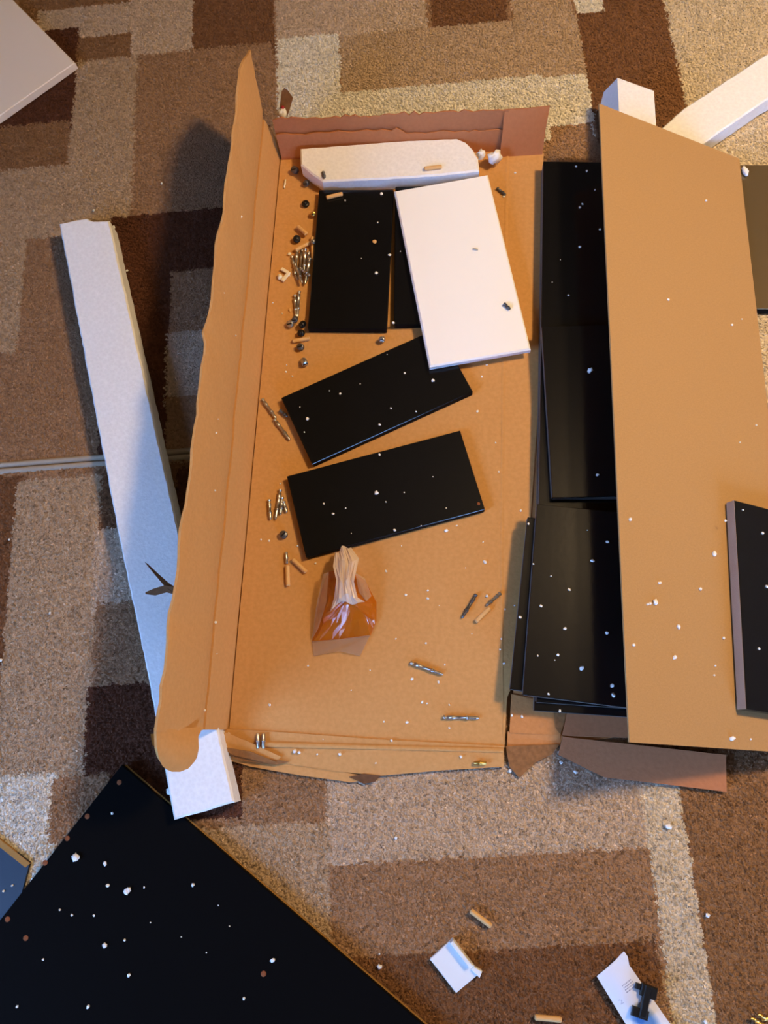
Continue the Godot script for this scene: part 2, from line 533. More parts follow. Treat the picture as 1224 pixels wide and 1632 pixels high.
# ================================================================ the scene
func _ready() -> void:
	rng.seed = 2024
	# camera, held above the carton and looking steeply down
	var cam3 := Camera3D.new()
	cam3.name = "camera"
	add_child(cam3)
	cam3.transform = Transform3D(Basis(Vector3(0.98005, -0.0583, 0.19), Vector3(0.19876, 0.28748, -0.93694), Vector3(0, 0.95601, 0.29333)).orthonormalized(), Vector3(0, 1.35, 0))
	cam3.fov = 67.29
	cam3.near = 0.02
	cam3.current = true
	# daylight outside the window, exposure
	var env := Environment.new()
	var sky := Sky.new()
	var air := ProceduralSkyMaterial.new()
	air.sky_top_color = Color(0.53, 0.715, 1.0)
	air.sky_horizon_color = Color(0.57, 0.745, 1.0)
	air.ground_bottom_color = Color(0.12, 0.14, 0.18)
	air.ground_horizon_color = Color(0.4, 0.55, 0.8)
	air.sun_angle_max = 0.0
	air.energy_multiplier = 2.0
	sky.sky_material = air
	env.background_mode = Environment.BG_SKY
	env.sky = sky
	env.background_energy_multiplier = 14.0
	env.tonemap_mode = Environment.TONE_MAPPER_LINEAR
	env.tonemap_exposure = 1.0
	env.sdfgi_enabled = true
	env.ssao_enabled = true
	env.ssil_enabled = true
	var we := WorldEnvironment.new()
	we.name = "world"
	we.environment = env
	add_child(we)
	make_materials()
	mat("foam_bit", Color(0.93, 0.925, 0.915), 0.7)
	for k in 5:
		crumb_meshes.append(pebble(40 + k))
	var lamp_at := Vector3(1.3, 1.98, -0.65)
	make_lamp(lamp_at)
	# ---- room shell
	make_room()
	# ---- rugs
	covers = [flat([Vector3(-0.0694, 0, -1.2247), Vector3(0.7625, 0, -0.7758), Vector3(0.4983, 0, 0.0307), Vector3(-0.3596, 0, -0.1009)]), flat([Vector3(-0.5156, 0, -0.0202), Vector3(-0.6794, 0, 0.1042), Vector3(-0.6885, 0, 0.2583), Vector3(-0.1987, 0, 0.3451)])]
	var back := [
		[-0.8358, -1.0881, -0.5911, -0.541, 2],
		[-0.8358, -1.0881, -0.7785, -0.8062, 3],
		[-0.8483, -1.8076, -0.5768, -1.682, 7],
		[-0.7996, -1.7107, -0.5735, -1.5945, 4],
		[-0.5794, -1.7523, -0.4244, -1.5371, 4],
		[-0.427, -1.7322, -0.2373, -1.5103, 1],
		[-0.7256, -1.6173, -0.5711, -1.5314, 7],
		[-0.711, -1.5485, -0.5415, -1.1048, 3],
		[-0.9757, -1.6486, -0.6992, -1.3531, 0],
		[-0.9482, -1.3815, -0.7004, -1.235, 7],
		[-0.9358, -1.2607, -0.693, -1.0734, 3],
		[-0.5557, -1.5496, -0.2451, -1.0738, 2],
		[-0.5987, -1.1108, -0.253, -0.4949, 0],
		[-0.4641, -0.9631, -0.2474, -0.8026, 2],
		[-0.4712, -0.8206, -0.25, -0.6601, 4],
		[-0.4678, -0.679, -0.253, -0.4949, 2],
		[-0.2334, -1.7261, 0.1114, -1.5196, 4],
		[-0.2336, -1.5556, -0.0911, -1.2668, 5],
		[0.1234, -1.6787, 0.2937, -1.5294, 1],
		[0.307, -1.6544, 0.4394, -1.5109, 3],
		[-0.0889, -1.5448, 0.4254, -1.3213, 3],
		[-0.0902, -1.3825, 0.4391, -1.2065, 5],
		[-0.0748, -1.2649, 0.3355, -1.1455, 2],
		[0.4584, -1.6343, 0.5361, -1.5368, 5],
		[0.5486, -1.6224, 0.6372, -1.5201, 1],
		[0.448, -1.5444, 0.6367, -1.5002, 1],
		[0.4509, -1.524, 0.5959, -1.1485, 1],
		[0.3484, -1.2415, 0.436, -1.0716, 2],
		[0.6561, -1.6269, 0.7952, -0.2497, 6],
		[0.6367, -1.2745, 0.7952, -0.2497, 6]]
	var front := [
		[-0.8863, -0.539, -0.7372, -0.3608, 1],
		[-0.8681, -0.3703, -0.7394, -0.1775, 1],
		[-0.7544, -0.5285, -0.5849, -0.4158, 3],
		[-0.754, -0.4346, -0.5875, -0.2344, 3],
		[-0.7545, -0.2457, -0.5852, 0.022, 3],
		[-0.5911, -0.541, -0.3015, -0.3944, 1],
		[-0.597, -0.4191, -0.28, -0.2586, 4],
		[-0.5899, -0.2801, -0.282, -0.1113, 2],
		[-0.5934, -0.131, -0.2744, 0.0986, 0],
		[-0.4449, -0.5292, -0.28, -0.2586, 0],
		[-0.805, 0.0095, -0.6365, 0.1941, 5],
		[-0.6507, 0.0182, -0.5479, 0.1227, 2],
		[-0.1778, 0.0301, 0.3307, 0.1984, 4],
		[0.3524, 0.0606, 0.3853, 0.2012, 6],
		[0.3471, 0.0942, 0.3635, 0.2435, 6],
		[0.3369, 0.1969, 0.3724, 0.2883, 6],
		[0.3323, 0.2864, 0.3743, 0.3657, 6],
		[0.3312, 0.3638, 0.366, 0.5273, 6],
		[0.4088, 0.0393, 0.6728, 0.2588, 7],
		[0.386, 0.2086, 0.606, 0.5361, 7],
		[0.5528, -0.0524, 0.7189, 0.0672, 0],
		[-0.1811, 0.1722, 0.3293, 0.2686, 3],
		[-0.1838, 0.2438, 0.3271, 0.3304, 2],
		[-0.2776, 0.3029, 0.3247, 0.3803, 1],
		[-0.2785, 0.3542, 0.3047, 0.525, 1]]
	back.append_array([[0.3459, -1.5391, 0.4459, -1.3731, 3], [0.3459, -1.3731, 0.4459, -1.2467, 5], [0.4459, -2.4, 0.6421, -1.1435, 1], [0.4459, -2.4, 0.5079, -1.5447, 5], [0.6421, -2.4, 1.5, -0.55, 6]])
	# the frame of blocks at the near right, by its measured joints
	front.append_array([[-0.3213, 0.0118, -0.181, 0.114, 2], [-0.4794, 0.114, -0.181, 0.33, 3], [-0.181, 0.0062, 0.334, 0.178, 4], [-0.181, 0.178, 0.334, 0.2572, 2], [-0.181, 0.2572, 0.334, 0.3134, 2], [0.334, 0.0378, 0.397, 0.8, 6], [0.397, -0.05, 1.3, 0.2298, 7], [0.397, 0.2298, 1.3, 0.8, 7]])
	rug("brown and cream patchwork rug under the far half of the carton", back, -2.3, seam_v - 0.0065, false)
	rug("brown and tan patchwork rug under the near half of the carton", front, seam_v + 0.0065, 0.95, true)
	# ---- large things
	make_carton()
	make_tray()
	make_boards()
	make_foam()
	make_loose_panels()
	# ---- small things
	make_fittings()
	make_bag()
	make_bits()
	make_crumbs()

func make_room() -> void:
	var t := 0.15
	structure("floor", slab(4.8, 0.1, 7.4, 0.002), mats.floor, Vector3(0.05, -0.114, 0.4))
	structure("ceiling", slab(4.8, t, 7.4, 0.002), mats.wall, Vector3(0.05, 2.4, 0.4))
	structure("wall_right", slab(t, 2.55, 7.4, 0.002), mats.wall, Vector3(2.325, -0.1, 0.4))
	structure("wall_back", slab(4.4, 2.55, t, 0.002), mats.wall, Vector3(0.05, -0.1, -3.225))
	# front wall, behind the camera, with an added glazed opening for blue fill light
	var fr := starts()
	for e in [[-2.2, 0.7, -0.1, 2.45], [2.1, 2.25, -0.1, 2.45], [0.7, 2.1, -0.1, 0.08], [0.7, 2.1, 2.25, 2.45]]:
		prism(PackedVector2Array([Vector2(e[0], -t / 2), Vector2(e[1], -t / 2), Vector2(e[1], t / 2), Vector2(e[0], t / 2)]), e[2], e[3], 0.002, fr)
	structure("wall_front", done(fr), mats.wall, Vector3(0, 0, 4.0))
	# left wall with the first window
	var st := starts()
	for e in [[-3.3, 0.0, -0.1, 2.45], [1.6, 4.075, -0.1, 2.45], [0.0, 1.6, -0.1, 0.85], [0.0, 1.6, 2.35, 2.45]]:
		prism(PackedVector2Array([Vector2(-t / 2, e[0]), Vector2(t / 2, e[0]), Vector2(t / 2, e[1]), Vector2(-t / 2, e[1])]), e[2], e[3], 0.002, st)
	structure("wall_left", done(st), mats.wall, Vector3(-2.275, 0, 0))
	window("window_1", Vector3(-2.275, 0.85, 0.8), PI / 2, 1.6, 1.5)
	window("window_2", Vector3(1.4, 0.08, 4.0), 0.0, 1.4, 2.17)  # unseen opening, invented and sized to throw cool light on the tall flap

func window(called: String, at: Vector3, yaw: float, wide: float, tall: float) -> void:
	var win := Node3D.new()
	win.name = called
	win.set_meta("kind", "structure")
	add_child(win)
	win.position = at
	win.rotation.y = yaw
	for k in [-0.5, 0.0, 0.5]:
		part("frame_bar", slab(0.04, tall, 0.05, 0.003), mats.trim, win, Vector3(k * (wide - 0.04), 0, 0))
	for y in [0.0, tall - 0.04]:
		part("frame_bar", slab(wide, 0.04, 0.05, 0.003), mats.trim, win, Vector3(0, y, 0))
	for k in [-0.25, 0.25]:
		part("pane", slab(wide / 2 - 0.06, tall - 0.08, 0.004, 0.0005), mats.pane, win, Vector3(k * wide, 0.04, 0))

func make_lamp(at: Vector3) -> void:
	var o := thing("ceiling_lamp", "round frosted globe lamp hanging from the ceiling above the carton", "lamp", at)
	part("canopy", lathe(disc_profile(0, 0.025, 0.06, 0.004), 24), mats.trim, o, Vector3(0, 0.395, 0), Vector3(0, 0, PI / 2))
	part("rod", lathe(disc_profile(0, 0.28, 0.008, 0.001), 12), mats.trim, o, Vector3(0, 0.125, 0), Vector3(0, 0, PI / 2))
	var s := SphereMesh.new()
	s.radius = 0.13
	s.height = 0.26
	s.radial_segments = 32
	s.rings = 16
	part("globe", s, mats.globe, o)
	var l := OmniLight3D.new()
	l.name = "lamp_light"
	l.light_color = Color(1.0, 0.85, 0.64)
	l.light_energy = 4.3
	l.light_size = 0.13
	l.omni_range = 8.0
	l.omni_attenuation = 2.0
	l.shadow_enabled = true
	o.add_child(l)

# ---------------------------------------------------------------- carton
func make_carton() -> void:
	var o := thing("cardboard_box", "large opened cardboard carton on the rug holding small black boards and loose fittings", "box")
	part("bottom_panel", sheet([Vector3(-0.06, 0.006, -1.2606), Vector3(0.4014, 0.006, -1.169), Vector3(0.4783, 0.006, -1.12), Vector3(0.4549, 0.006, -1.0286), Vector3(0.3596, 0.006, -0.666), Vector3(0.2374, 0.006, -0.2857), Vector3(0.1569, 0.006, -0.0679), Vector3(0.1412, 0.006, -0.0477), Vector3(0.1185, 0.006, 0.0284), Vector3(-0.3329, 0.006, -0.084)], 0.006), mats.card, o)
	# crease near the right edge of the panel
	part("crease", bent([[Vector3(0.4022, 0.0062, -1.1387), Vector3(0.4056, 0.0074, -1.1367), Vector3(0.4098, 0.0062, -1.1368)], [Vector3(0.2712, 0.0062, -0.6312), Vector3(0.2744, 0.0076, -0.6297), Vector3(0.2782, 0.0062, -0.6296)], [Vector3(0.1833, 0.0062, -0.2736), Vector3(0.1853, 0.0074, -0.2729), Vector3(0.1887, 0.0062, -0.2725)], [Vector3(0.1166, 0.0062, 0.023), Vector3(0.1176, 0.007, 0.0231), Vector3(0.1187, 0.0062, 0.0233)]], 0.0008), mats.card, o)
	# tall side: lower wall and the flap above it, with a soft crease between
	var b0 := Vector3(-0.3339, 0, -0.0874)
	var b1 := Vector3(-0.06, 0, -1.2678)
	var m0 := Vector3(-0.3496, 0.09, -0.089)
	var m1 := Vector3(-0.0806, 0.09, -1.2619)
	var t0 := Vector3(-0.3729, 0.25, -0.0883)
	var t1 := Vector3(-0.0746, 0.25, -1.308)
	var wob := FastNoiseLite.new()
	wob.seed = 5
	wob.frequency = 3.0
	var lower: Array = []
	var upper: Array = []
	for i in 61:
		var s := i / 60.0
		var b := b0.lerp(b1, s)
		var m := m0.lerp(m1, s) + Vector3(wob.get_noise_1d(s * 3.0) * 0.003, 0, 0)
		var t := t0.lerp(t1, s) + Vector3(wob.get_noise_1d(s * 4.0 + 20.0) * 0.006, wob.get_noise_1d(s * 9.0 + 50.0) * 0.004, 0)
		if absf(s - 0.5) < 0.016:
			t += Vector3(-0.006, 0.002, 0)
		if s > 0.945:
			t = t.lerp(m, (s - 0.945) / 0.055 * 0.32) + Vector3(0, 0, -0.03) * (s - 0.945) / 0.055
		var la: Array = []
		for k in 6:
			la.append(b.lerp(m, k / 5.0))
		lower.append(la)
		var ua: Array = []
		for k in 9:
			var f := k / 8.0
			var p := m.lerp(t, f)
			p += Vector3(0.0035, 0, 0) * (-1.0 if k == 0 else 0.0)
			p += Vector3(wob.get_noise_2d(s * 5.0, f * 2.0), 0, 0) * 0.004 * f
			ua.append(p)
		upper.append(ua)
	part("side_wall", bent(lower, 0.004), mats.card, o)
	part("side_flap", bent(upper, 0.004), mats.card, o)
	# rounded tab where the flap's near end is torn and folded over
	part("torn_tab", bent([[Vector3(-0.3743, 0.247, -0.0938), Vector3(-0.369, 0.22, -0.0933), Vector3(-0.3634, 0.18, -0.0929), Vector3(-0.3536, 0.15, -0.0916), Vector3(-0.3436, 0.12, -0.0921)], [Vector3(-0.3776, 0.243, -0.0669), Vector3(-0.3709, 0.22, -0.0681), Vector3(-0.3636, 0.19, -0.0711), Vector3(-0.3542, 0.165, -0.073), Vector3(-0.3475, 0.14, -0.0774)], [Vector3(-0.3808, 0.23, -0.0537), Vector3(-0.3741, 0.21, -0.052), Vector3(-0.3649, 0.19, -0.0517), Vector3(-0.3565, 0.165, -0.0533), Vector3(-0.3471, 0.145, -0.0605)], [Vector3(-0.3834, 0.21, -0.0425), Vector3(-0.3779, 0.195, -0.0375), Vector3(-0.3681, 0.18, -0.0351), Vector3(-0.3598, 0.16, -0.0384), Vector3(-0.3516, 0.145, -0.0475)], [Vector3(-0.3818, 0.2, -0.0375), Vector3(-0.3773, 0.19, -0.0328), Vector3(-0.3702, 0.175, -0.0309), Vector3(-0.3623, 0.16, -0.0334), Vector3(-0.3562, 0.145, -0.0419)]], 0.004), mats.card, o)
	part("tape_end", sheet([Vector3(-0.396, 0.21, -0.0898), Vector3(-0.3849, 0.21, -0.0894), Vector3(-0.3851, 0.21, -0.07), Vector3(-0.3949, 0.21, -0.0736)], 0.002), mats.amber_tape, o)
	# torn tongues of tape sticking out from the flap over the foam bar
	part("tape_shred", bent([[Vector3(-0.3966, 0.155, -0.3638), Vector3(-0.3919, 0.155, -0.3596)], [Vector3(-0.3802, 0.165, -0.3381), Vector3(-0.3741, 0.165, -0.3378)], [Vector3(-0.3617, 0.18, -0.3114), Vector3(-0.3533, 0.18, -0.3138)], [Vector3(-0.3362, 0.2, -0.2841), Vector3(-0.3293, 0.2, -0.2927)]], 0.0006), mats.tape, o)
	part("tape_shred", bent([[Vector3(-0.4006, 0.155, -0.3141), Vector3(-0.4009, 0.155, -0.311)], [Vector3(-0.3827, 0.165, -0.3147), Vector3(-0.3819, 0.165, -0.3031)], [Vector3(-0.3615, 0.18, -0.3124), Vector3(-0.3588, 0.18, -0.3006)], [Vector3(-0.3344, 0.2, -0.2998), Vector3(-0.3321, 0.2, -0.2853)]], 0.0006), mats.tape, o)
	# far end: two layers of torn wall and a short side flap
	var e0 := Vector3(-0.0638, 0, -1.2434)
	var e1 := Vector3(0.4056, 0, -1.1502)
	for layer in 2:
		var rows: Array = []
		for i in 49:
			var s := i / 48.0
			var p := e0.lerp(e1, s) + Vector3(0, 0.004, 0.011 * layer)
			var h := 0.09 + wob.get_noise_1d(s * 30.0 + 5.0) * 0.010 + wob.get_noise_1d(s * 90.0) * 0.004
			if layer == 1:
				h = 0.060 + wob.get_noise_1d(s * 12.0 + 90.0) * 0.008 - (0.012 if s > 0.55 else 0.0)
			var line: Array = []
			for k in 5:
				line.append(p + Vector3(0, h * k / 4.0, -0.012 * k / 4.0))
			rows.append(line)
		rows.reverse()
		part("end_wall", bent(rows, 0.003), mats.card_pinkish, o)
	part("end_flap", bent([[Vector3(0.4741, 0.004, -1.113), Vector3(0.4777, 0.045, -1.1293), Vector3(0.4869, 0.092, -1.1517)], [Vector3(0.4303, 0.004, -1.1205), Vector3(0.4374, 0.045, -1.1361), Vector3(0.442, 0.092, -1.1567)], [Vector3(0.3864, 0.004, -1.1281), Vector3(0.3919, 0.045, -1.1443), Vector3(0.3978, 0.092, -1.1647)]], 0.003), mats.card_pinkish, o)
	part("corner_scrap", bent([[Vector3(-0.0492, 0.075, -1.272), Vector3(-0.0376, 0.07, -1.2674)], [Vector3(-0.0439, 0.085, -1.2938), Vector3(-0.0229, 0.08, -1.2902)], [Vector3(-0.0345, 0.09, -1.3229), Vector3(-0.0142, 0.088, -1.303)], [Vector3(-0.0278, 0.095, -1.3259), Vector3(-0.0226, 0.09, -1.3231)]], 0.001), mats.tape, o)
	# folded near edge with torn layers under it
	part("edge_strip", sheet([Vector3(-0.3636, 0.0075, -0.0962), Vector3(-0.3316, 0.0085, -0.0889), Vector3(-0.088, 0.0085, -0.0239), Vector3(0.1175, 0.0085, 0.0272), Vector3(0.1101, 0.006, 0.059), Vector3(0.0045, 0.005, 0.0448), Vector3(-0.0889, 0.005, 0.0349), Vector3(-0.1598, 0.005, 0.0152), Vector3(-0.2611, 0.005, -0.0195), Vector3(-0.3583, 0.007, -0.0536)], 0.004), mats.card, o)
	part("fold_line", bent([[Vector3(-0.2765, 0.0092, -0.0553), Vector3(-0.2766, 0.0105, -0.0523), Vector3(-0.2776, 0.0088, -0.0483)], [Vector3(-0.0899, 0.0092, -0.014), Vector3(-0.0904, 0.0105, -0.0111), Vector3(-0.091, 0.0088, -0.0081)], [Vector3(0.1155, 0.0092, 0.0308), Vector3(0.1147, 0.0105, 0.0337), Vector3(0.1142, 0.0088, 0.0366)]], 0.0008), mats.card, o)
	part("torn_layer", sheet([Vector3(-0.3682, 0.014, -0.0887), Vector3(-0.3338, 0.016, -0.082), Vector3(-0.2966, 0.014, -0.0582), Vector3(-0.2503, 0.011, -0.0267), Vector3(-0.2576, 0.01, -0.0219), Vector3(-0.3102, 0.012, -0.0413), Vector3(-0.3549, 0.014, -0.0571)], 0.0025), mats.card, o)
	part("torn_layer", sheet([Vector3(-0.3587, 0.0035, -0.0578), Vector3(-0.2601, 0.0035, -0.0284), Vector3(-0.2001, 0.003, -0.0005), Vector3(-0.1219, 0.003, 0.0286), Vector3(-0.1, 0.003, 0.0368), Vector3(-0.1423, 0.003, 0.0357), Vector3(-0.2231, 0.003, 0.0092), Vector3(-0.3044, 0.003, -0.0206), Vector3(-0.3529, 0.0035, -0.0443)], 0.0025), mats.card, o)
	part("torn_scrap", sheet([Vector3(-0.1447, 0.005, 0.0262), Vector3(-0.119, 0.006, 0.026), Vector3(-0.0929, 0.006, 0.0341), Vector3(-0.1031, 0.004, 0.0422), Vector3(-0.1221, 0.004, 0.0416)], 0.001), mats.tape, o)
	part("torn_scrap", sheet([Vector3(-0.3493, 0.0115, -0.055), Vector3(-0.3001, 0.0115, -0.0373), Vector3(-0.237, 0.0105, -0.016), Vector3(-0.2608, 0.01, -0.0154), Vector3(-0.3222, 0.0105, -0.0344)], 0.001), mats.card_dark, o)
	part("torn_layer", sheet([Vector3(-0.3466, 0.0185, -0.0617), Vector3(-0.298, 0.0165, -0.0441), Vector3(-0.2595, 0.0125, -0.0203), Vector3(-0.2754, 0.0125, -0.0214), Vector3(-0.33, 0.0165, -0.0452)], 0.0015), mats.card_dark, o)

func make_tray() -> void:
	var o := thing("cardboard_tray", "cardboard tray under the stack of long black boards, its near flap folded out", "tray")
	part("bottom_panel", sheet([Vector3(0.4728, 0.004, -1.0871), Vector3(0.7793, 0.004, -0.951), Vector3(0.757, 0.004, -0.6878), Vector3(0.5464, 0.004, -0.0223), Vector3(0.3212, 0.004, 0.0494), Vector3(0.2083, 0.004, 0.0438), Vector3(0.1278, 0.004, 0.0261), Vector3(0.1522, 0.004, -0.0478), Vector3(0.2258, 0.004, -0.2653), Vector3(0.3578, 0.004, -0.6675)], 0.004), mats.card_bounce, o)
	part("corner_fold", sheet([Vector3(0.1498, 0.0065, -0.0523), Vector3(0.2131, 0.0065, -0.0252), Vector3(0.2324, 0.0065, -0.0047), Vector3(0.2252, 0.0065, 0.0104), Vector3(0.213, 0.0065, 0.0284), Vector3(0.1318, 0.0065, 0.0086)], 0.002), mats.card_bounce, o)
	part("corner_fold", sheet([Vector3(0.2129, 0.009, -0.0261), Vector3(0.2341, 0.009, -0.0167), Vector3(0.2253, 0.009, 0.0084), Vector3(0.2131, 0.009, 0.0264), Vector3(0.2086, 0.009, 0.0154)], 0.002), mats.card_dark, o)
	part("side_fold", sheet([Vector3(0.1294, 0.005, 0.006), Vector3(0.2136, 0.006, 0.0265), Vector3(0.2085, 0.003, 0.0438), Vector3(0.1231, 0.003, 0.0283)], 0.003), mats.card_bounce, o)
	part("torn_corner", sheet([Vector3(0.1208, 0.0055, 0.0278), Vector3(0.2085, 0.006, 0.0418), Vector3(0.1926, 0.005, 0.0548), Vector3(0.161, 0.0045, 0.0628), Vector3(0.1313, 0.004, 0.0811), Vector3(0.1193, 0.0045, 0.0608)], 0.003), mats.card_dark, o)
	part("near_flap", sheet([Vector3(0.2161, 0.009, 0.0311), Vector3(0.3449, 0.01, 0.0712), Vector3(0.4655, 0.011, 0.1085), Vector3(0.4501, 0.007, 0.1633), Vector3(0.3584, 0.006, 0.1342), Vector3(0.266, 0.005, 0.1058), Vector3(0.2021, 0.007, 0.0577)], 0.003), mats.card_pinkish, o)
	part("inner_flap", sheet([Vector3(0.2319, 0.008, -0.0037), Vector3(0.3381, 0.008, 0.0243), Vector3(0.3284, 0.011, 0.0549), Vector3(0.2153, 0.011, 0.0289)], 0.003), mats.card_pinkish, o)

# ---------------------------------------------------------------- black boards
func make_boards() -> void:
	# three small shelf boards lying in the carton, two more under the white panel's left side
	board("shelf_board", "small black shelf board lying lowest in the carton, just above the amber bag", Vector3(0.0079, 0.0065, -0.4434), 0.0627, 0.3313, 0.1591, 0.0155, "", [[Vector2(0.158, 0.066), 0.003]])
	board("shelf_board", "small black shelf board slanting across the carton's middle, partly under the white panel", Vector3(0.03, 0.0065, -0.6382), 0.2427, 0.3309, 0.1506, 0.0155)
	board("shelf_board", "small black shelf board standing lengthwise beside the heap of fittings, under the foam block", Vector3(0.0382, 0.0065, -0.9463), -0.2362, 0.1546, 0.3237, 0.0155)
	board("shelf_board", "small black shelf board lying mostly under the white panel, right of the heap's board", Vector3(0.21, 0.0065, -0.9168), -0.2038, 0.175, 0.321, 0.0155)
	var stack: Array = []
	# stack of long boards on the tray
	stack.append(board("long_board", "long black board at the bottom of the stack under the brown hardboard", Vector3(0.4597, 0.0045, -0.5048), -0.2622, 0.29, 1.085, 0.0155))
	stack.append(board("long_board", "long black board with a grey left edge, second from the bottom of the stack", Vector3(0.4624, 0.0205, -0.5126), -0.261, 0.29, 1.075, 0.0155))
	stack.append(board("square_board", "black board at the middle of the stack with a pale rim, beside the white panel", Vector3(0.4593, 0.0365, -0.5021), -0.1956, 0.27, 0.3376, 0.0155))
	stack.append(board("square_board", "black board in the stack sticking out furthest left, under the lowest black board", Vector3(0.3307, 0.0365, -0.1494), -0.3412, 0.29, 0.2955, 0.0155))
	stack.append(board("square_board", "black board at the near end of the stack, on top, strewn with foam crumbs", Vector3(0.3491, 0.0525, -0.1537), -0.3178, 0.29, 0.3235, 0.0155))
	for s in stack:
		for c in s.get_children():
			if String(c.name).begins_with("edge_band"):
				c.material_override = mats.edge_stack
	# board leaning on the hardboard
	var o := thing("shelf_board", "small black board with a thick grey left edge lying on the brown hardboard", "board", Vector3(0.5716, 0.1053, -0.2817))
	var n := Vector3(0.4085, 0.9093, 0.0792)
	var dz := (Vector3(0.4778, 0.1192, 0.042) - Vector3(0.5716, 0.1053, -0.2817))
	var dx := dz.cross(n).normalized() * -1.0
	dx = n.cross(dz).normalized()
	o.transform.basis = Basis(dx, n, dx.cross(n))
	part("body", prism(PackedVector2Array([Vector2(0.0008, 0), Vector2(0.155, 0), Vector2(0.155, dz.length()), Vector2(0.0008, dz.length())]), -0.0178, 0, 0.0008), mats.black, o)
	var eb := part("edge_band", prism(PackedVector2Array([Vector2(0, 0), Vector2(0.0007, 0), Vector2(0.0007, dz.length()), Vector2(0, dz.length())]), -0.0174, -0.0004, 0.0001), mats.edge_grey, o)
	eb.set_meta("label", "rough grey edge")
	# glossy board on the rug at the right
	board("gloss_board", "glossy dark board lying on the rug at the right frame edge behind the hardboard", Vector3(0.9353, 0, -0.7906), -0.2371, 0.33, 0.3316, 0.016).get_node("body").material_override = mats.black_gloss
	# big panel at the lower left
	var big := board("large_panel", "large black panel lying on the rug at the lower left, strewn with foam crumbs", Vector3(-0.4212, 0.0035, 0.5269), -0.8293, 1.0, 0.66, 0.016)
	(big.get_node("body") as MeshInstance3D).material_override = mats.black_matte
	var raw := part("raw_edge", slab(0.996, 0.007, 0.0012, 0.0002), mats.edge_raw, big, Vector3(0, 0.0005, -0.3306))
	raw.set_meta("label", "unfinished tan edge")
	for p in [Vector3(-0.5224, 0.0196, -0.0377), Vector3(-0.5802, 0.0196, 0.0051), Vector3(-0.616, 0.0196, 0.0326), Vector3(-0.6547, 0.0196, 0.0629), Vector3(-0.7207, 0.0196, 0.1351), Vector3(-0.6927, 0.0196, 0.1676), Vector3(-0.3242, 0.0196, 0.2845)]:
		var q := big.transform.affine_inverse() * (p as Vector3)
		part("drill_hole", lathe(disc_profile(0, 0.0006, 0.0042, 0.0001), 14), mats.chip, big, Vector3(q.x, 0.0158, q.z), Vector3(0, 0, PI / 2))

# ---------------------------------------------------------------- foam
func rough_bar(top: Array, y0: float, y1: float, b := 0.002) -> ArrayMesh:
	# outline subdivided and nibbled, as foam breaks
	var pts := PackedVector2Array()
	for i in top.size():
		var a: Vector3 = top[i]
		var c: Vector3 = top[(i + 1) % top.size()]
		var k: int = max(1, int(a.distance_to(c) / 0.012))
		for j in k:
			var p := a.lerp(c, float(j) / k)
			var jit := 0.0007 if j > 0 else 0.0
			pts.append(Vector2(p.x + rng.randf_range(-jit, jit), p.z + rng.randf_range(-jit, jit)))
	return prism(pts, y0, y1, b)

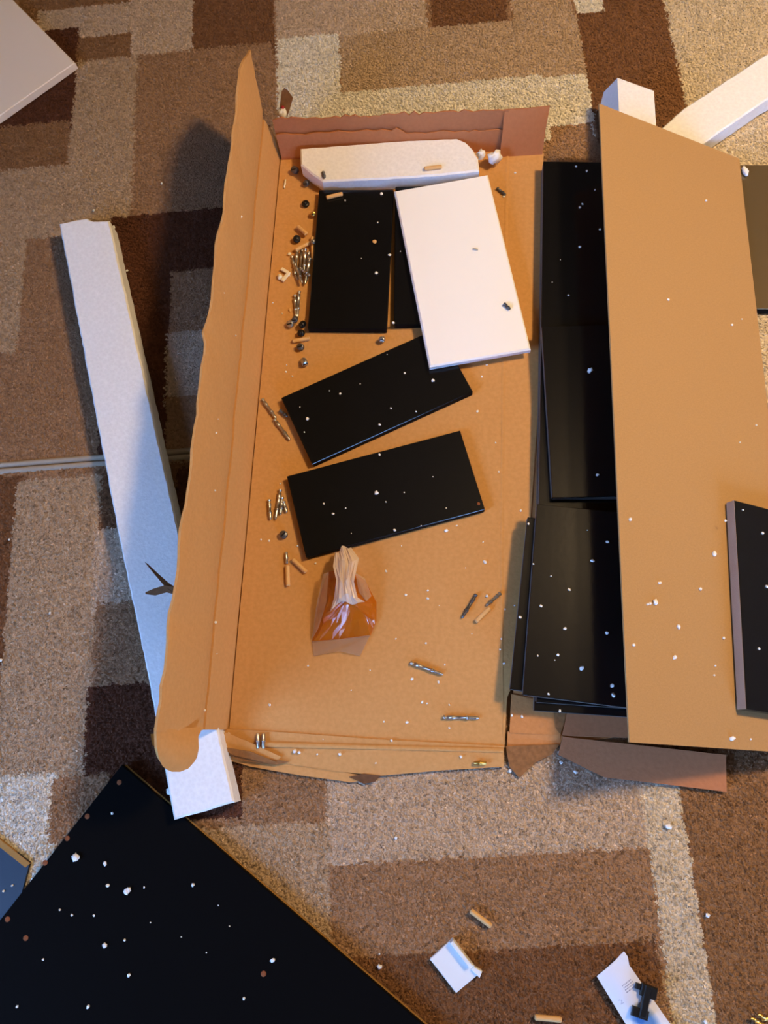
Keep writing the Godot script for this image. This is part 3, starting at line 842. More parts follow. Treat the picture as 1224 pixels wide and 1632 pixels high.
func make_foam() -> void:
	solo("foam_bar", rough_bar([Vector3(-0.5376, 0.046, -1.1483), Vector3(-0.4796, 0.046, -1.1484), Vector3(-0.4686, 0.046, -1.1379), Vector3(-0.4337, 0.046, -1.1311), Vector3(-0.3974, 0.046, -0.7608), Vector3(-0.364, 0.046, -0.413), Vector3(-0.3484, 0.046, -0.1651), Vector3(-0.3285, 0.046, 0.0292), Vector3(-0.4293, 0.046, 0.037), Vector3(-0.4483, 0.046, -0.2008), Vector3(-0.4747, 0.046, -0.448), Vector3(-0.4988, 0.046, -0.7164)], 0.0, 0.046, 0.003), mats.foam, "long white foam bar on the rug left of the carton, under its tall flap", "packing foam")
	solo("foam_block", rough_bar([Vector3(-0.021, 0.042, -1.2175), Vector3(0.0856, 0.042, -1.2008), Vector3(0.1891, 0.042, -1.1848), Vector3(0.3014, 0.042, -1.1632), Vector3(0.3169, 0.042, -1.1496), Vector3(0.3276, 0.042, -1.1275), Vector3(0.3327, 0.042, -1.1037), Vector3(0.3282, 0.042, -1.073), Vector3(0.2468, 0.042, -1.0819), Vector3(0.171, 0.042, -1.0942), Vector3(0.0112, 0.042, -1.1239), Vector3(-0.0072, 0.042, -1.1476), Vector3(-0.0263, 0.042, -1.1764)], 0.0065, 0.042, 0.003), mats.foam, "broad white foam block at the far end of the carton above the black boards", "packing foam")
	var post := starts()
	var a := Vector3(0.6309, 0.1, -1.1777)
	var b := Vector3(0.6906, 0.1, -1.1285)
	var c := Vector3(0.6211, 0.045, -1.2003)
	var ax := (Vector3(0.6065, 0.1, -1.0785) - a).normalized() * 0.16
	var g := Vector3(0, 1, 0)
	var d := Vector3(c.x, 0, c.z)
	var e := Vector3(b.x + 0.003, 0, b.z)
	var ring: Array = [a, c, d, e, b]
	for i in 5:
		var p: Vector3 = ring[i]
		var q: Vector3 = ring[(i + 1) % 5]
		quad(post, p, q, q + ax, p + ax)
	for k in [[0, 1, 2], [0, 2, 3], [0, 3, 4]]:
		tri(post, ring[k[0]], ring[k[2]], ring[k[1]])
		tri(post, ring[k[0]] + ax, ring[k[1]] + ax, ring[k[2]] + ax)
	solo("foam_bar", done(post), mats.foam, "white foam block with a sloping left side under the hardboard's far corner", "packing foam")
	solo("foam_bar", rough_bar([Vector3(0.7052, 0.045, -1.0819), Vector3(0.767, 0.045, -1.1216), Vector3(0.9752, 0.045, -1.2158), Vector3(1.1454, 0.045, -1.2934), Vector3(1.1101, 0.045, -1.1619), Vector3(0.9365, 0.045, -1.1031), Vector3(0.7657, 0.045, -1.022), Vector3(0.7257, 0.045, -1.051)], 0.0, 0.045, 0.003), mats.foam, "white foam bar lying diagonally across the rug at the upper right", "packing foam")
	# broken lumps
	var lump := pebble(91, 0.4)
	var s := solo("foam_chunk", lump, mats.foam, "broken white foam lump in the carton's far right corner beside the foam block", "packing foam", Vector3(0.3689, 0.03, -1.1088), Vector3(0.1, 0.4, 0))
	s.scale = Vector3(0.018, 0.014, 0.013)
	s = solo("foam_chunk", pebble(92, 0.4), mats.foam, "small foam lump between the foam block and the broken lump", "packing foam", Vector3(0.3429, 0.03, -1.1218), Vector3(0.1, 0.4, 0))
	s.scale = Vector3(0.009, 0.012, 0.009)
	s = solo("foam_chunk", pebble(93, 0.4), mats.foam, "white foam lump with a red mark at the carton's far left corner", "packing foam", Vector3(-0.0422, 0.08, -1.2769), Vector3(0.1, 0.4, 0))
	s.scale = Vector3(0.010, 0.011, 0.012)
	var red := part("red_mark", pebble(94), mats.red, s, Vector3(0.55, 0.65, -0.5))
	red.scale = Vector3(0.4, 0.3, 0.35)
	s = solo("foam_chunk", pebble(95, 0.4), mats.foam, "white foam chip on the far left corner of the glossy board", "packing foam", Vector3(0.8508, 0.022, -0.9603), Vector3(0.1, 0.2, 0.1))
	s.scale = Vector3(0.006, 0.005, 0.011)
	s = solo("foam_chunk", pebble(96, 0.4), mats.foam, "foam crumb hanging at the left edge of the long bar's near end", "packing foam", Vector3(-0.4402, 0.02, -0.008))
	s.scale = Vector3(0.006, 0.006, 0.005)

# ---------------------------------------------------------------- loose panels
func plate(called: String, label: String, category: String, m: Material, at: Vector3, yaw: float, x: float, z: float, t: float, b := 0.001) -> MeshInstance3D:
	return solo(called, slab(x, t, z, b), m, label, category, at, Vector3(0, yaw, 0))

func make_loose_panels() -> void:
	plate("white_board", "smooth white rectangular panel lying aslant over the black boards in the carton", "panel", mats.white_board, Vector3(0.2414, 0.0222, -0.8649), -0.0299, 0.1937, 0.4053, 0.015, 0.003)
	# hardboard sheet leaning across the stack
	var tl := Vector3(0.5513, 0.16, -1.071)
	var s := Vector3(0.2996, -0.1412, 0.076)
	var u := Vector3(-0.2733, 0.025, 1.1234)
	solo("hardboard_sheet", sheet([tl, tl + s, tl + s + u, tl + u], 0.003), mats.hardboard, "large thin brown hardboard sheet leaning across the stack of black boards", "hardboard")
	# upper left
	solo("white_sheet", prism(flat([Vector3(-0.7313, 0.018, -2.0149), Vector3(-0.6151, 0.018, -1.8238), Vector3(-0.4835, 0.018, -1.5978), Vector3(-0.6616, 0.018, -1.4902), Vector3(-0.8338, 0.018, -1.4008)]), 0.0, 0.018, 0.0015), mats.grey_board, "corner of a pale grey-white panel lying on the rug at the upper left", "panel")
	# lower left
	var o := thing("blue_board", "corner of a dark blue board with a tan border at the left frame edge", "board", Vector3(-0.6905, 0, 0.059))
	var c: Array = [Vector3(-0.6884, 0.004, 0.0588), Vector3(-0.809, 0.004, -0.0549), Vector3(-0.9075, 0.004, 0.1183), Vector3(-0.7655, 0.004, 0.2169), Vector3(-0.7094, 0.004, 0.1169)]
	var p := PackedVector2Array()
	for q in c:
		p.append(Vector2(q.x - o.position.x, q.z - o.position.z))
	part("body", prism(p, -0.003, 0.0028, 0.0004), mats.blue, o)
	var e: Array = [Vector3(-0.6875, 0.004, 0.0599), Vector3(-0.8089, 0.004, -0.0559), Vector3(-0.8156, 0.004, -0.0491), Vector3(-0.6962, 0.004, 0.0651)]
	p = PackedVector2Array()
	for q in e:
		p.append(Vector2(q.x - o.position.x, q.z - o.position.z))
	part("border", prism(p, -0.003, 0.0034, 0.0004), mats.edge_raw, o)

# ---------------------------------------------------------------- fittings
func make_fittings() -> void:
	var g := "wooden dowels in the carton"
	dowel("wooden dowel lying at the top end of the heap of fittings, aslant", Vector3(-0.0498, 0.016, -1.0373), -1.0217, 0.0299, g, 0.1)
	dowel("wooden dowel lying across the heap of fittings, just under the second black cap", Vector3(-0.0555, 0.014, -1.0001), 0.3081, 0.0347, g)
	dowel("wooden dowel lying along the edge of the black board beside the heap", Vector3(-0.0355, 0.012, -0.9923), -1.7115, 0.0539, g)
	dowel("wooden dowel at the near end of the heap of fittings below the black plastic pieces", Vector3(-0.0923, 0.0105, -0.7921), -0.0264, 0.0351, g)
	dowel("wooden dowel on the far end of the black board below the foam block", Vector3(0.0295, 0.026, -1.0965), 0.032, 0.0346, g)
	dowel("wooden dowel lying on the near rim of the foam block", Vector3(0.2373, 0.046, -1.099), -0.1127, 0.0359, g)
	dowel("upright wooden dowel left of the amber bag, with a pin at its end", Vector3(-0.1917, 0.0105, -0.33), -1.6961, 0.0379, g)
	dowel("slanting wooden dowel near the lowest black board's corner, above the amber bag", Vector3(-0.1683, 0.0105, -0.3439), -0.9525, 0.0356, g)
	dowel("wooden dowel beside the pair of grey bolts at the carton's right", Vector3(0.1328, 0.0105, -0.192), -2.5876, 0.0351, g)
	dowel("wooden dowel lying on the tan rug beyond the white bracket", Vector3(0.0223, 0.006, 0.2717), -0.7969, 0.0383, "wooden dowels on the rug")
	dowel("wooden dowel at the bottom frame edge on the dark rug", Vector3(0.0908, 0.006, 0.4225), -0.2563, 0.0402, "wooden dowels on the rug")
	var h := "steel bolts in the heap"
	for b in [["leftmost steel bolt in the heap beside the far black board", Vector3(-0.0741, 0.011, -0.9687), -1.8164, 0.059], ["second steel bolt from the left in the heap, lying lengthwise", Vector3(-0.0654, 0.011, -0.9622), -1.7833, 0.0736], ["steel bolt on top of the heap's far end, right of centre", Vector3(-0.0567, 0.016, -0.9625), -1.8012, 0.0558], ["rightmost long steel bolt in the heap, against the black board", Vector3(-0.0526, 0.011, -0.9531), -1.7905, 0.0675], ["steel bolt slanting across the top of the heap", Vector3(-0.073, 0.017, -0.9371), -1.4204, 0.0501], ["steel bolt leaning on the black board at the heap's right side", Vector3(-0.0547, 0.016, -0.9395), -1.9082, 0.0586], ["short steel bolt at the outer left of the heap", Vector3(-0.0795, 0.009, -0.9577), -1.528, 0.058], ["steel bolt slanting the other way on the heap's near end", Vector3(-0.0587, 0.02, -0.9346), -0.9724, 0.0258]]:
		bolt(b[0], b[1], b[2], b[3], h, rng.randf_range(-0.12, 0.12))
	bolt("left of two steel bolts lying below the heap of fittings", Vector3(-0.0914, 0.0105, -0.8689), -1.6799, 0.0515, "bolts below the heap")
	bolt("right of two steel bolts lying below the heap of fittings", Vector3(-0.0852, 0.0105, -0.8719), -1.7934, 0.0598, "bolts below the heap")
	bolt("steel bolt lying in front of the slanting black board's far left corner", Vector3(-0.1764, 0.0105, -0.6596), -1.1582, 0.0502, "bolts left of the boards")
	bolt("steel bolt lying at the left edge of the slanting black board", Vector3(-0.1586, 0.0105, -0.6119), -1.1289, 0.0536, "bolts left of the boards")
	bolt("dark bolt poking out from under the slanting black board's left end", Vector3(-0.1505, 0.011, -0.6435), -0.9202, 0.0201, "bolts left of the boards", 0.0, true)
	bolt("leftmost steel bolt of the four beside the lowest black board", Vector3(-0.205, 0.0105, -0.4595), -1.6592, 0.0389, "four bolts by lowest board")
	bolt("longest steel bolt of the four beside the lowest black board", Vector3(-0.1887, 0.0105, -0.466), -1.8826, 0.0584, "four bolts by lowest board")
	bolt("third steel bolt from the left beside the lowest black board", Vector3(-0.1828, 0.0105, -0.4622), -1.8269, 0.0339, "four bolts by lowest board")
	bolt("shiny short bolt nearest to the lowest black board's left edge", Vector3(-0.1763, 0.0105, -0.4583), -1.4674, 0.0228, "four bolts by lowest board")
	bolt("grey bolt lying beside a dowel at the carton's right edge", Vector3(0.1129, 0.0105, -0.2118), -2.3272, 0.0493, "bolts at the right", 0.0, true)
	bolt("thin steel bolt lying at the carton's right crease above a dowel", Vector3(0.1572, 0.0105, -0.2151), -2.6329, 0.0339, "bolts at the right")
	bolt("steel bolt lying alone right of and below the amber bag", Vector3(0.0182, 0.0105, -0.1213), -0.5437, 0.059, "lone bolts")
	bolt("steel bolt lying alone near the carton's near right corner", Vector3(0.0583, 0.0105, -0.0309), -0.2101, 0.0608, "lone bolts")
	bolt("dark little screw on the foam block's left end", Vector3(0.0163, 0.045, -1.136), -1.576, 0.0159, "dark screws", 0.0, true)
	bolt("dark screw lying right of the white panel's far corner", Vector3(0.3683, 0.0095, -1.038), -0.994, 0.0248, "dark screws", 0.0, true)
	bolt("small dark screw lying on the white panel near its right edge", Vector3(0.3092, 0.0405, -0.7564), -1.0325, 0.017, "dark screws", 0.0, true)
	pin("tiny grey pin lying on the middle of the white panel", Vector3(0.2792, 0.039, -0.8953), -0.3622, 0.0112, "pins", mats.steel, 0.0016)
	pin("steel pin at the head of the upright dowel left of the amber bag", Vector3(-0.189, 0.009, -0.3633), -1.6711, 0.021, "pins", mats.steel)
	pin("left steel pin of the upright pair at the carton's near edge", Vector3(-0.2849, 0.0125, -0.0591), -1.7146, 0.0243, "pins", mats.steel)
	pin("right steel pin of the upright pair at the carton's near edge", Vector3(-0.2755, 0.0125, -0.0572), -1.7168, 0.0243, "pins", mats.steel)
	pin("brass pin lying at the carton's near right corner", Vector3(0.0728, 0.0115, 0.0457), -0.1902, 0.0205, "pins", mats.brass, 0.0032)
	pin("thin white stick near the carton's tall wall, left of the first black cap", Vector3(-0.0674, 0.009, -1.1651), -1.8455, 0.0222, "pins", mats.cream_plastic, 0.0018)
	var k := "cam locks in the carton"
	cam("steel cam lock standing below the far black board's right corner", Vector3(0.0632, 0.014, -0.7553), k, mats.steel, Vector3(0.5, 0, 0.3), 0.0058, 0.012)
	cam("silver cam lock lying left of the slanting black board, below a dowel", Vector3(-0.0938, 0.014, -0.7408), k, mats.steel, Vector3(1.2, 0.4, 0.2), 0.0062, 0.014)
	cam("grey cam lock just below the dowel at the heap's near end", Vector3(-0.0959, 0.013, -0.7753), k, mats.steel_dark, Vector3(0.3, 0, 0.2), 0.0068)
	cam("grey cam lock lying flat beside the lowest black board's lower left edge", Vector3(-0.187, 0.012, -0.4064), k, mats.steel_dark, Vector3(0.1, 0.6, 0.1), 0.0072, 0.009)
	cam("steel cam lock at the near left end of the heap, left of the black pieces", Vector3(-0.1072, 0.013, -0.8304), k, mats.steel, Vector3(0.5, 0, 0.4), 0.0072)
	cam("steel cam lock beside the black cap's board, at the heap's near end", Vector3(-0.0971, 0.014, -0.8375), k, mats.steel_dark, Vector3(0.9, 0, 0.2), 0.006)
	cam("grey cam lock under the foam block's left end", Vector3(-0.0409, 0.015, -1.1894), k, mats.steel_dark, Vector3(0.4, 0, 0.4), 0.0075)
	cam("grey cam lock between the foam block and the first black cap", Vector3(-0.0229, 0.013, -1.1524), k, mats.steel_dark, Vector3(0.9, 0, 0.4), 0.006)
	cam("small brass insert beside the first black cap at the board's edge", Vector3(-0.0212, 0.014, -1.0727), k, mats.brass, Vector3(0.7, 0.3, 0.2), 0.0055, 0.01)
	cam("steel cam lock at the board's edge above the heap, right of a dowel", Vector3(-0.032, 0.021, -1.0015), k, mats.steel, Vector3(0.6, 0, 0.3), 0.0045)
	cap("round black plastic cap farthest up beside the far black board", Vector3(-0.0326, 0.011, -1.1033), "black caps")
	cap("round black plastic cap at the top of the heap of fittings", Vector3(-0.064, 0.014, -1.0205), "black caps", Vector3(0.4, 0, -0.3))
	cap("upper of two black plastic pieces at the heap's near end", Vector3(-0.0841, 0.016, -0.8219), "black caps", Vector3(0.9, 0, 0.5), 0.0062, 0.012)
	cap("lower of two black plastic pieces at the heap's near end", Vector3(-0.0898, 0.013, -0.805), "black caps", Vector3(0.5, 0, 0.4), 0.0066, 0.010)
	# white plastic bits beside the heap
	clip("white plastic clip with a bent arm, left of the heap of fittings", Vector3(-0.0999, 0.008, -0.9405), 0.75, 0.0245, "white clips")
	var s := solo("plastic_bit", pebble(70, 0.25), mats.cream_plastic, "small white plastic plug left of the bent clip", "plug", Vector3(-0.1119, 0.011, -0.9428))
	s.scale = Vector3(0.006, 0.005, 0.006)
	s = solo("plastic_bit", pebble(71, 0.25), mats.cream_plastic, "tiny cream plug just above the bent clip", "plug", Vector3(-0.0851, 0.009, -0.9924))
	s.scale = Vector3(0.004, 0.003, 0.004)
	s = solo("wood_chip", pebble(72, 0.3), mats.wood, "brown wood chip on the right side of the far black board", "wood chip", Vector3(0.0898, 0.024, -0.9702))
	s.scale = Vector3(0.0042, 0.002, 0.005)
	s = solo("wood_chip", pebble(73, 0.3), mats.wood, "tan wood chip just below the heap's two bolts", "wood chip", Vector3(-0.104, 0.008, -0.8646))
	s.scale = Vector3(0.003, 0.002, 0.004)

func clip(label: String, at: Vector3, yaw: float, size: float, group: String) -> void:
	var o := thing("plastic_clip", label, "clip", at, yaw, group)
	part("arm", slab(size, 0.005, size * 0.28, 0.001), mats.cream_plastic, o)
	part("arm", slab(size * 0.28, 0.005, size * 0.7, 0.001), mats.cream_plastic, o, Vector3(size * 0.38, 0, -size * 0.42))

# ---------------------------------------------------------------- bag
func make_bag() -> void:
	var o := thing("plastic_bag", "crumpled plastic bag with amber tape around it and a frosted neck, lying in the carton", "bag", Vector3(-0.1065, 0.0068, -0.247), 0.0)
	var f := FastNoiseLite.new()
	f.seed = 21
	f.frequency = 28.0
	var base := o.position
	# amber body: a ridged, crumpled pyramid
	var rim: Array = [Vector3(-0.1688, 0.0075, -0.2045), Vector3(-0.1213, 0.009, -0.2002), Vector3(-0.0665, 0.009, -0.1947), Vector3(-0.0508, 0.012, -0.2179), Vector3(-0.0444, 0.016, -0.2497), Vector3(-0.0568, 0.014, -0.2926), Vector3(-0.0857, 0.012, -0.3223), Vector3(-0.1202, 0.012, -0.3213), Vector3(-0.1461, 0.009, -0.2717)]
	var ridge: Array = [Vector3(-0.1425, 0.022, -0.2294), Vector3(-0.105, 0.04, -0.2411), Vector3(-0.0728, 0.036, -0.2385), Vector3(-0.062, 0.026, -0.2235), Vector3(-0.0551, 0.03, -0.2471), Vector3(-0.0645, 0.032, -0.2791), Vector3(-0.0883, 0.034, -0.2949), Vector3(-0.1141, 0.034, -0.2877), Vector3(-0.1276, 0.034, -0.2612)]
	var top := Vector3(-0.0919, 0.05, -0.2588) 
	var st := starts()
	var kn := rim.size()
	for i in kn:
		var j := (i + 1) % kn
		for sub in 4:
			var ra: Vector3 = rim[i].lerp(rim[j], sub / 4.0)
			var rb: Vector3 = rim[i].lerp(rim[j], (sub + 1) / 4.0)
			var ga: Vector3 = ridge[i].lerp(ridge[j], sub / 4.0)
			var gb: Vector3 = ridge[i].lerp(ridge[j], (sub + 1) / 4.0)
			var prev_a := ra
			var prev_b := rb
			for lev in 5:
				var q := (lev + 1) / 5.0
				var na: Vector3 = (ra.lerp(ga, q / 0.6) if q <= 0.6 else ga.lerp(top, (q - 0.6) / 0.4))
				var nb: Vector3 = (rb.lerp(gb, q / 0.6) if q <= 0.6 else gb.lerp(top, (q - 0.6) / 0.4))
				na += Vector3(f.get_noise_3dv(na), f.get_noise_3dv(na + Vector3.ONE), f.get_noise_3dv(na + Vector3(3, 0, 0))) * 0.006
				nb += Vector3(f.get_noise_3dv(nb), f.get_noise_3dv(nb + Vector3.ONE), f.get_noise_3dv(nb + Vector3(3, 0, 0))) * 0.006
				quad(st, prev_a - base, prev_b - base, nb - base, na - base)
				prev_a = na
				prev_b = nb
		tri(st, rim[j] - base, rim[i] - base, Vector3(0, 0.001, 0))
	part("amber_pouch", done(st), mats.amber, o)
	# frosted neck, pleated
	var rows: Array = []
	var left: Array = [Vector3(-0.0989, 0.034, -0.349), Vector3(-0.1053, 0.044, -0.3248), Vector3(-0.103, 0.055, -0.2924), Vector3(-0.1125, 0.051, -0.2662), Vector3(-0.1243, 0.043, -0.2478)]
	var right: Array = [Vector3(-0.0696, 0.034, -0.3545), Vector3(-0.0586, 0.044, -0.3231), Vector3(-0.0754, 0.055, -0.2867), Vector3(-0.073, 0.05, -0.2605), Vector3(-0.0631, 0.04, -0.247)]
	for i in 5:
		var line: Array = []
		for k in 13:
			var q := k / 12.0
			var p: Vector3 = left[i].lerp(right[i], q)
			p += Vector3(f.get_noise_2d(q * 0.1, i * 0.05) * 0.004, sin(q * 17.0 + i * 1.7) * 0.0035 + sin(q * PI) * 0.007 + f.get_noise_2d(q * 0.2, i * 0.06) * 0.004, sin(q * 9.0 + i * 2.0) * 0.004 - (0.006 * sin(q * PI) if i == 4 else 0.0))
			line.append(p - base)
		rows.append(line)
	part("frosted_neck", bent(rows, 0.0004, false), mats.film, o)
	# clear film spreading out under it
	for e in [[Vector3(-0.1681, 0.01, -0.2062), Vector3(-0.1693, 0.0085, -0.1802), Vector3(-0.1246, 0.012, -0.1796), Vector3(-0.09, 0.0085, -0.1643), Vector3(-0.066, 0.012, -0.1964), Vector3(-0.1154, 0.013, -0.1996)], [Vector3(-0.1675, 0.012, -0.2081), Vector3(-0.1465, 0.028, -0.2662), Vector3(-0.1265, 0.033, -0.3145), Vector3(-0.1158, 0.037, -0.3148), Vector3(-0.1296, 0.032, -0.2642), Vector3(-0.1511, 0.02, -0.2259)], [Vector3(-0.0704, 0.036, -0.3056), Vector3(-0.0555, 0.03, -0.2924), Vector3(-0.0505, 0.03, -0.2596), Vector3(-0.0604, 0.036, -0.2516), Vector3(-0.0701, 0.041, -0.2683)]]:
		var line: Array = []
		for q in e:
			line.append(q - base)
		part("clear_film", sheet(line, 0.0004), mats.thin_film, o)

# ---------------------------------------------------------------- odds and ends on the rug
func make_bits() -> void:
	# white bracket: a plate with a raised lip along one side
	var at := Vector3(-0.0323, 0, 0.3312)
	var o := thing("white_bracket", "small white plastic plate with a raised lip lying on the dark rug near the bottom", "bracket", at)
	var pl: Array = [Vector3(-0.0683, 0.006, 0.3136), Vector3(-0.0266, 0.006, 0.291), Vector3(0.0037, 0.006, 0.3457), Vector3(-0.0382, 0.006, 0.3658)]
	var loc: Array = []
	for q in pl:
		loc.append(q - at)
	part("plate", prism(flat(loc), -0.002, 0.006, 0.001), mats.white_plastic, o)
	var lip: Array = [Vector3(-0.0323, 0.006, 0.2944), Vector3(-0.0266, 0.006, 0.291), Vector3(0.0037, 0.006, 0.3457), Vector3(-0.0027, 0.006, 0.348)]
	loc = []
	for q in lip:
		loc.append(q - at)
	part("lip", prism(flat([loc[0], loc[1], loc[1].lerp(loc[2], 0.72), loc[0].lerp(loc[3], 0.72)]), 0.004, 0.02, 0.001), mats.white_plastic, o)
	part("tab", prism(flat([loc[1].lerp(loc[2], 0.78), loc[2] + Vector3(0.004, 0, -0.003), loc[2] + Vector3(-0.002, 0, 0.005), loc[0].lerp(loc[3], 0.80)]), 0.002, 0.012, 0.001), mats.white_plastic, o)
	# printed packet, slightly curled, and the black connector lying on it
	var print_img := Image.create(128, 256, false, Image.FORMAT_RGB8)
	print_img.fill(Color(0.87, 0.87, 0.89))
	var r3 := RandomNumberGenerator.new()
	r3.seed = 5
	for row in 4:
		var x := 62
		while x < 100:
			var wd := r3.randi_range(2, 6)
			print_img.fill_rect(Rect2i(x, 62 + row * 7, wd, 3), Color(0.55, 0.55, 0.6))
			x += wd + 2
	for k in 5:
		print_img.fill_rect(Rect2i(22 + r3.randi_range(0, 10), 92 + k * 3, r3.randi_range(4, 14), 2), Color(0.68, 0.68, 0.72))
	for y in range(112, 256):
		for x in 128:
			var d := Vector2((x - 62) / 46.0, (y - 180) / 62.0).length()
			if d < 1.0:
				var c := Color(0.87, 0.87, 0.89).lerp(Color(0.22, 0.42, 0.66), clamp((1.0 - d) * 1.6, 0.0, 0.8))
				print_img.set_pixel(x, y, c)
	var pm := mat("print", Color.WHITE, 0.35)
	pm.albedo_texture = ImageTexture.create_from_image(print_img)
	var a := Vector3(0.1764, 0.012, 0.3793)
	var b := Vector3(0.2209, 0.016, 0.3562)
	var c2 := Vector3(0.2168, 0.006, 0.4883)
	var d2 := Vector3(0.2745, 0.008, 0.4781)
	o = thing("printed_packet", "white printed packet with grey text and blue picture on the dark rug, bottom right", "packet", (a + d2) / 2)
	var st := SurfaceTool.new()
	st.begin(Mesh.PRIMITIVE_TRIANGLES)
	st.set_smooth_group(0)
	for face in 2:
		for i in 16:
			for j in 8:
				var v4: Array = []
				for q in [[i, j], [i + 1, j], [i + 1, j + 1], [i, j + 1]]:
					var s: float = q[0] / 16.0
					var u: float = q[1] / 8.0
					var p := a.lerp(c2, s).lerp(b.lerp(d2, s), u)
					p.y += sin(u * PI) * 0.006 * sin(s * PI * 0.9 + 0.3) + 0.002 * sin(s * 9.0) * u - 0.0012 * face
					if u > 0.85 and s < 0.1:
						p += Vector3(0.004, 0.003, -0.004)
					v4.append([p - o.position, Vector2(u, s)])
				var order := [0, 2, 1, 0, 3, 2] if face == 0 else [0, 1, 2, 0, 2, 3]
				for k in order:
					st.set_uv(v4[k][1])
					st.add_vertex(v4[k][0])
	part("sleeve", done(st), pm, o)
	part("folded_rim", bent([[a - o.position + Vector3(0, 0.0015, 0), a - o.position + Vector3(0.003, 0.002, -0.001)], [b - o.position + Vector3(0, 0.0015, 0), b - o.position + Vector3(0.003, 0.002, 0.002)]], 0.001), mats.white_plastic, o)
	var bk := thing("black_bracket", "small black plastic bracket lying on the white printed packet", "bracket", Vector3(0.2365, 0.018, 0.4204), -0.5)
	part("stem", slab(0.011, 0.009, 0.044, 0.0015), mats.black_plastic, bk)
	part("foot", slab(0.025, 0.007, 0.013, 0.0015), mats.black_plastic, bk, Vector3(-0.004, 0, 0.018))
	part("head", slab(0.024, 0.008, 0.017, 0.0015), mats.black_plastic, bk, Vector3(0.002, 0, -0.014))
	part("hook", slab(0.008, 0.007, 0.008, 0.0015), mats.black_plastic, bk, Vector3(-0.014, 0, -0.016))
	# brass screws at the frame corner
	for e in [[Vector3(0.3908, 0.006, 0.4769), -0.5593, 0.013], [Vector3(0.4016, 0.008, 0.4733), -0.6214, 0.0113], [Vector3(0.407, 0.007, 0.4782), 0.1204, 0.014], [Vector3(0.3968, 0.006, 0.4829), -0.387, 0.0153]]:
		pin("small brass screw in the little heap at the bottom right frame corner", e[0], e[1], e[2], "brass screws on the rug", mats.brass, 0.0022)

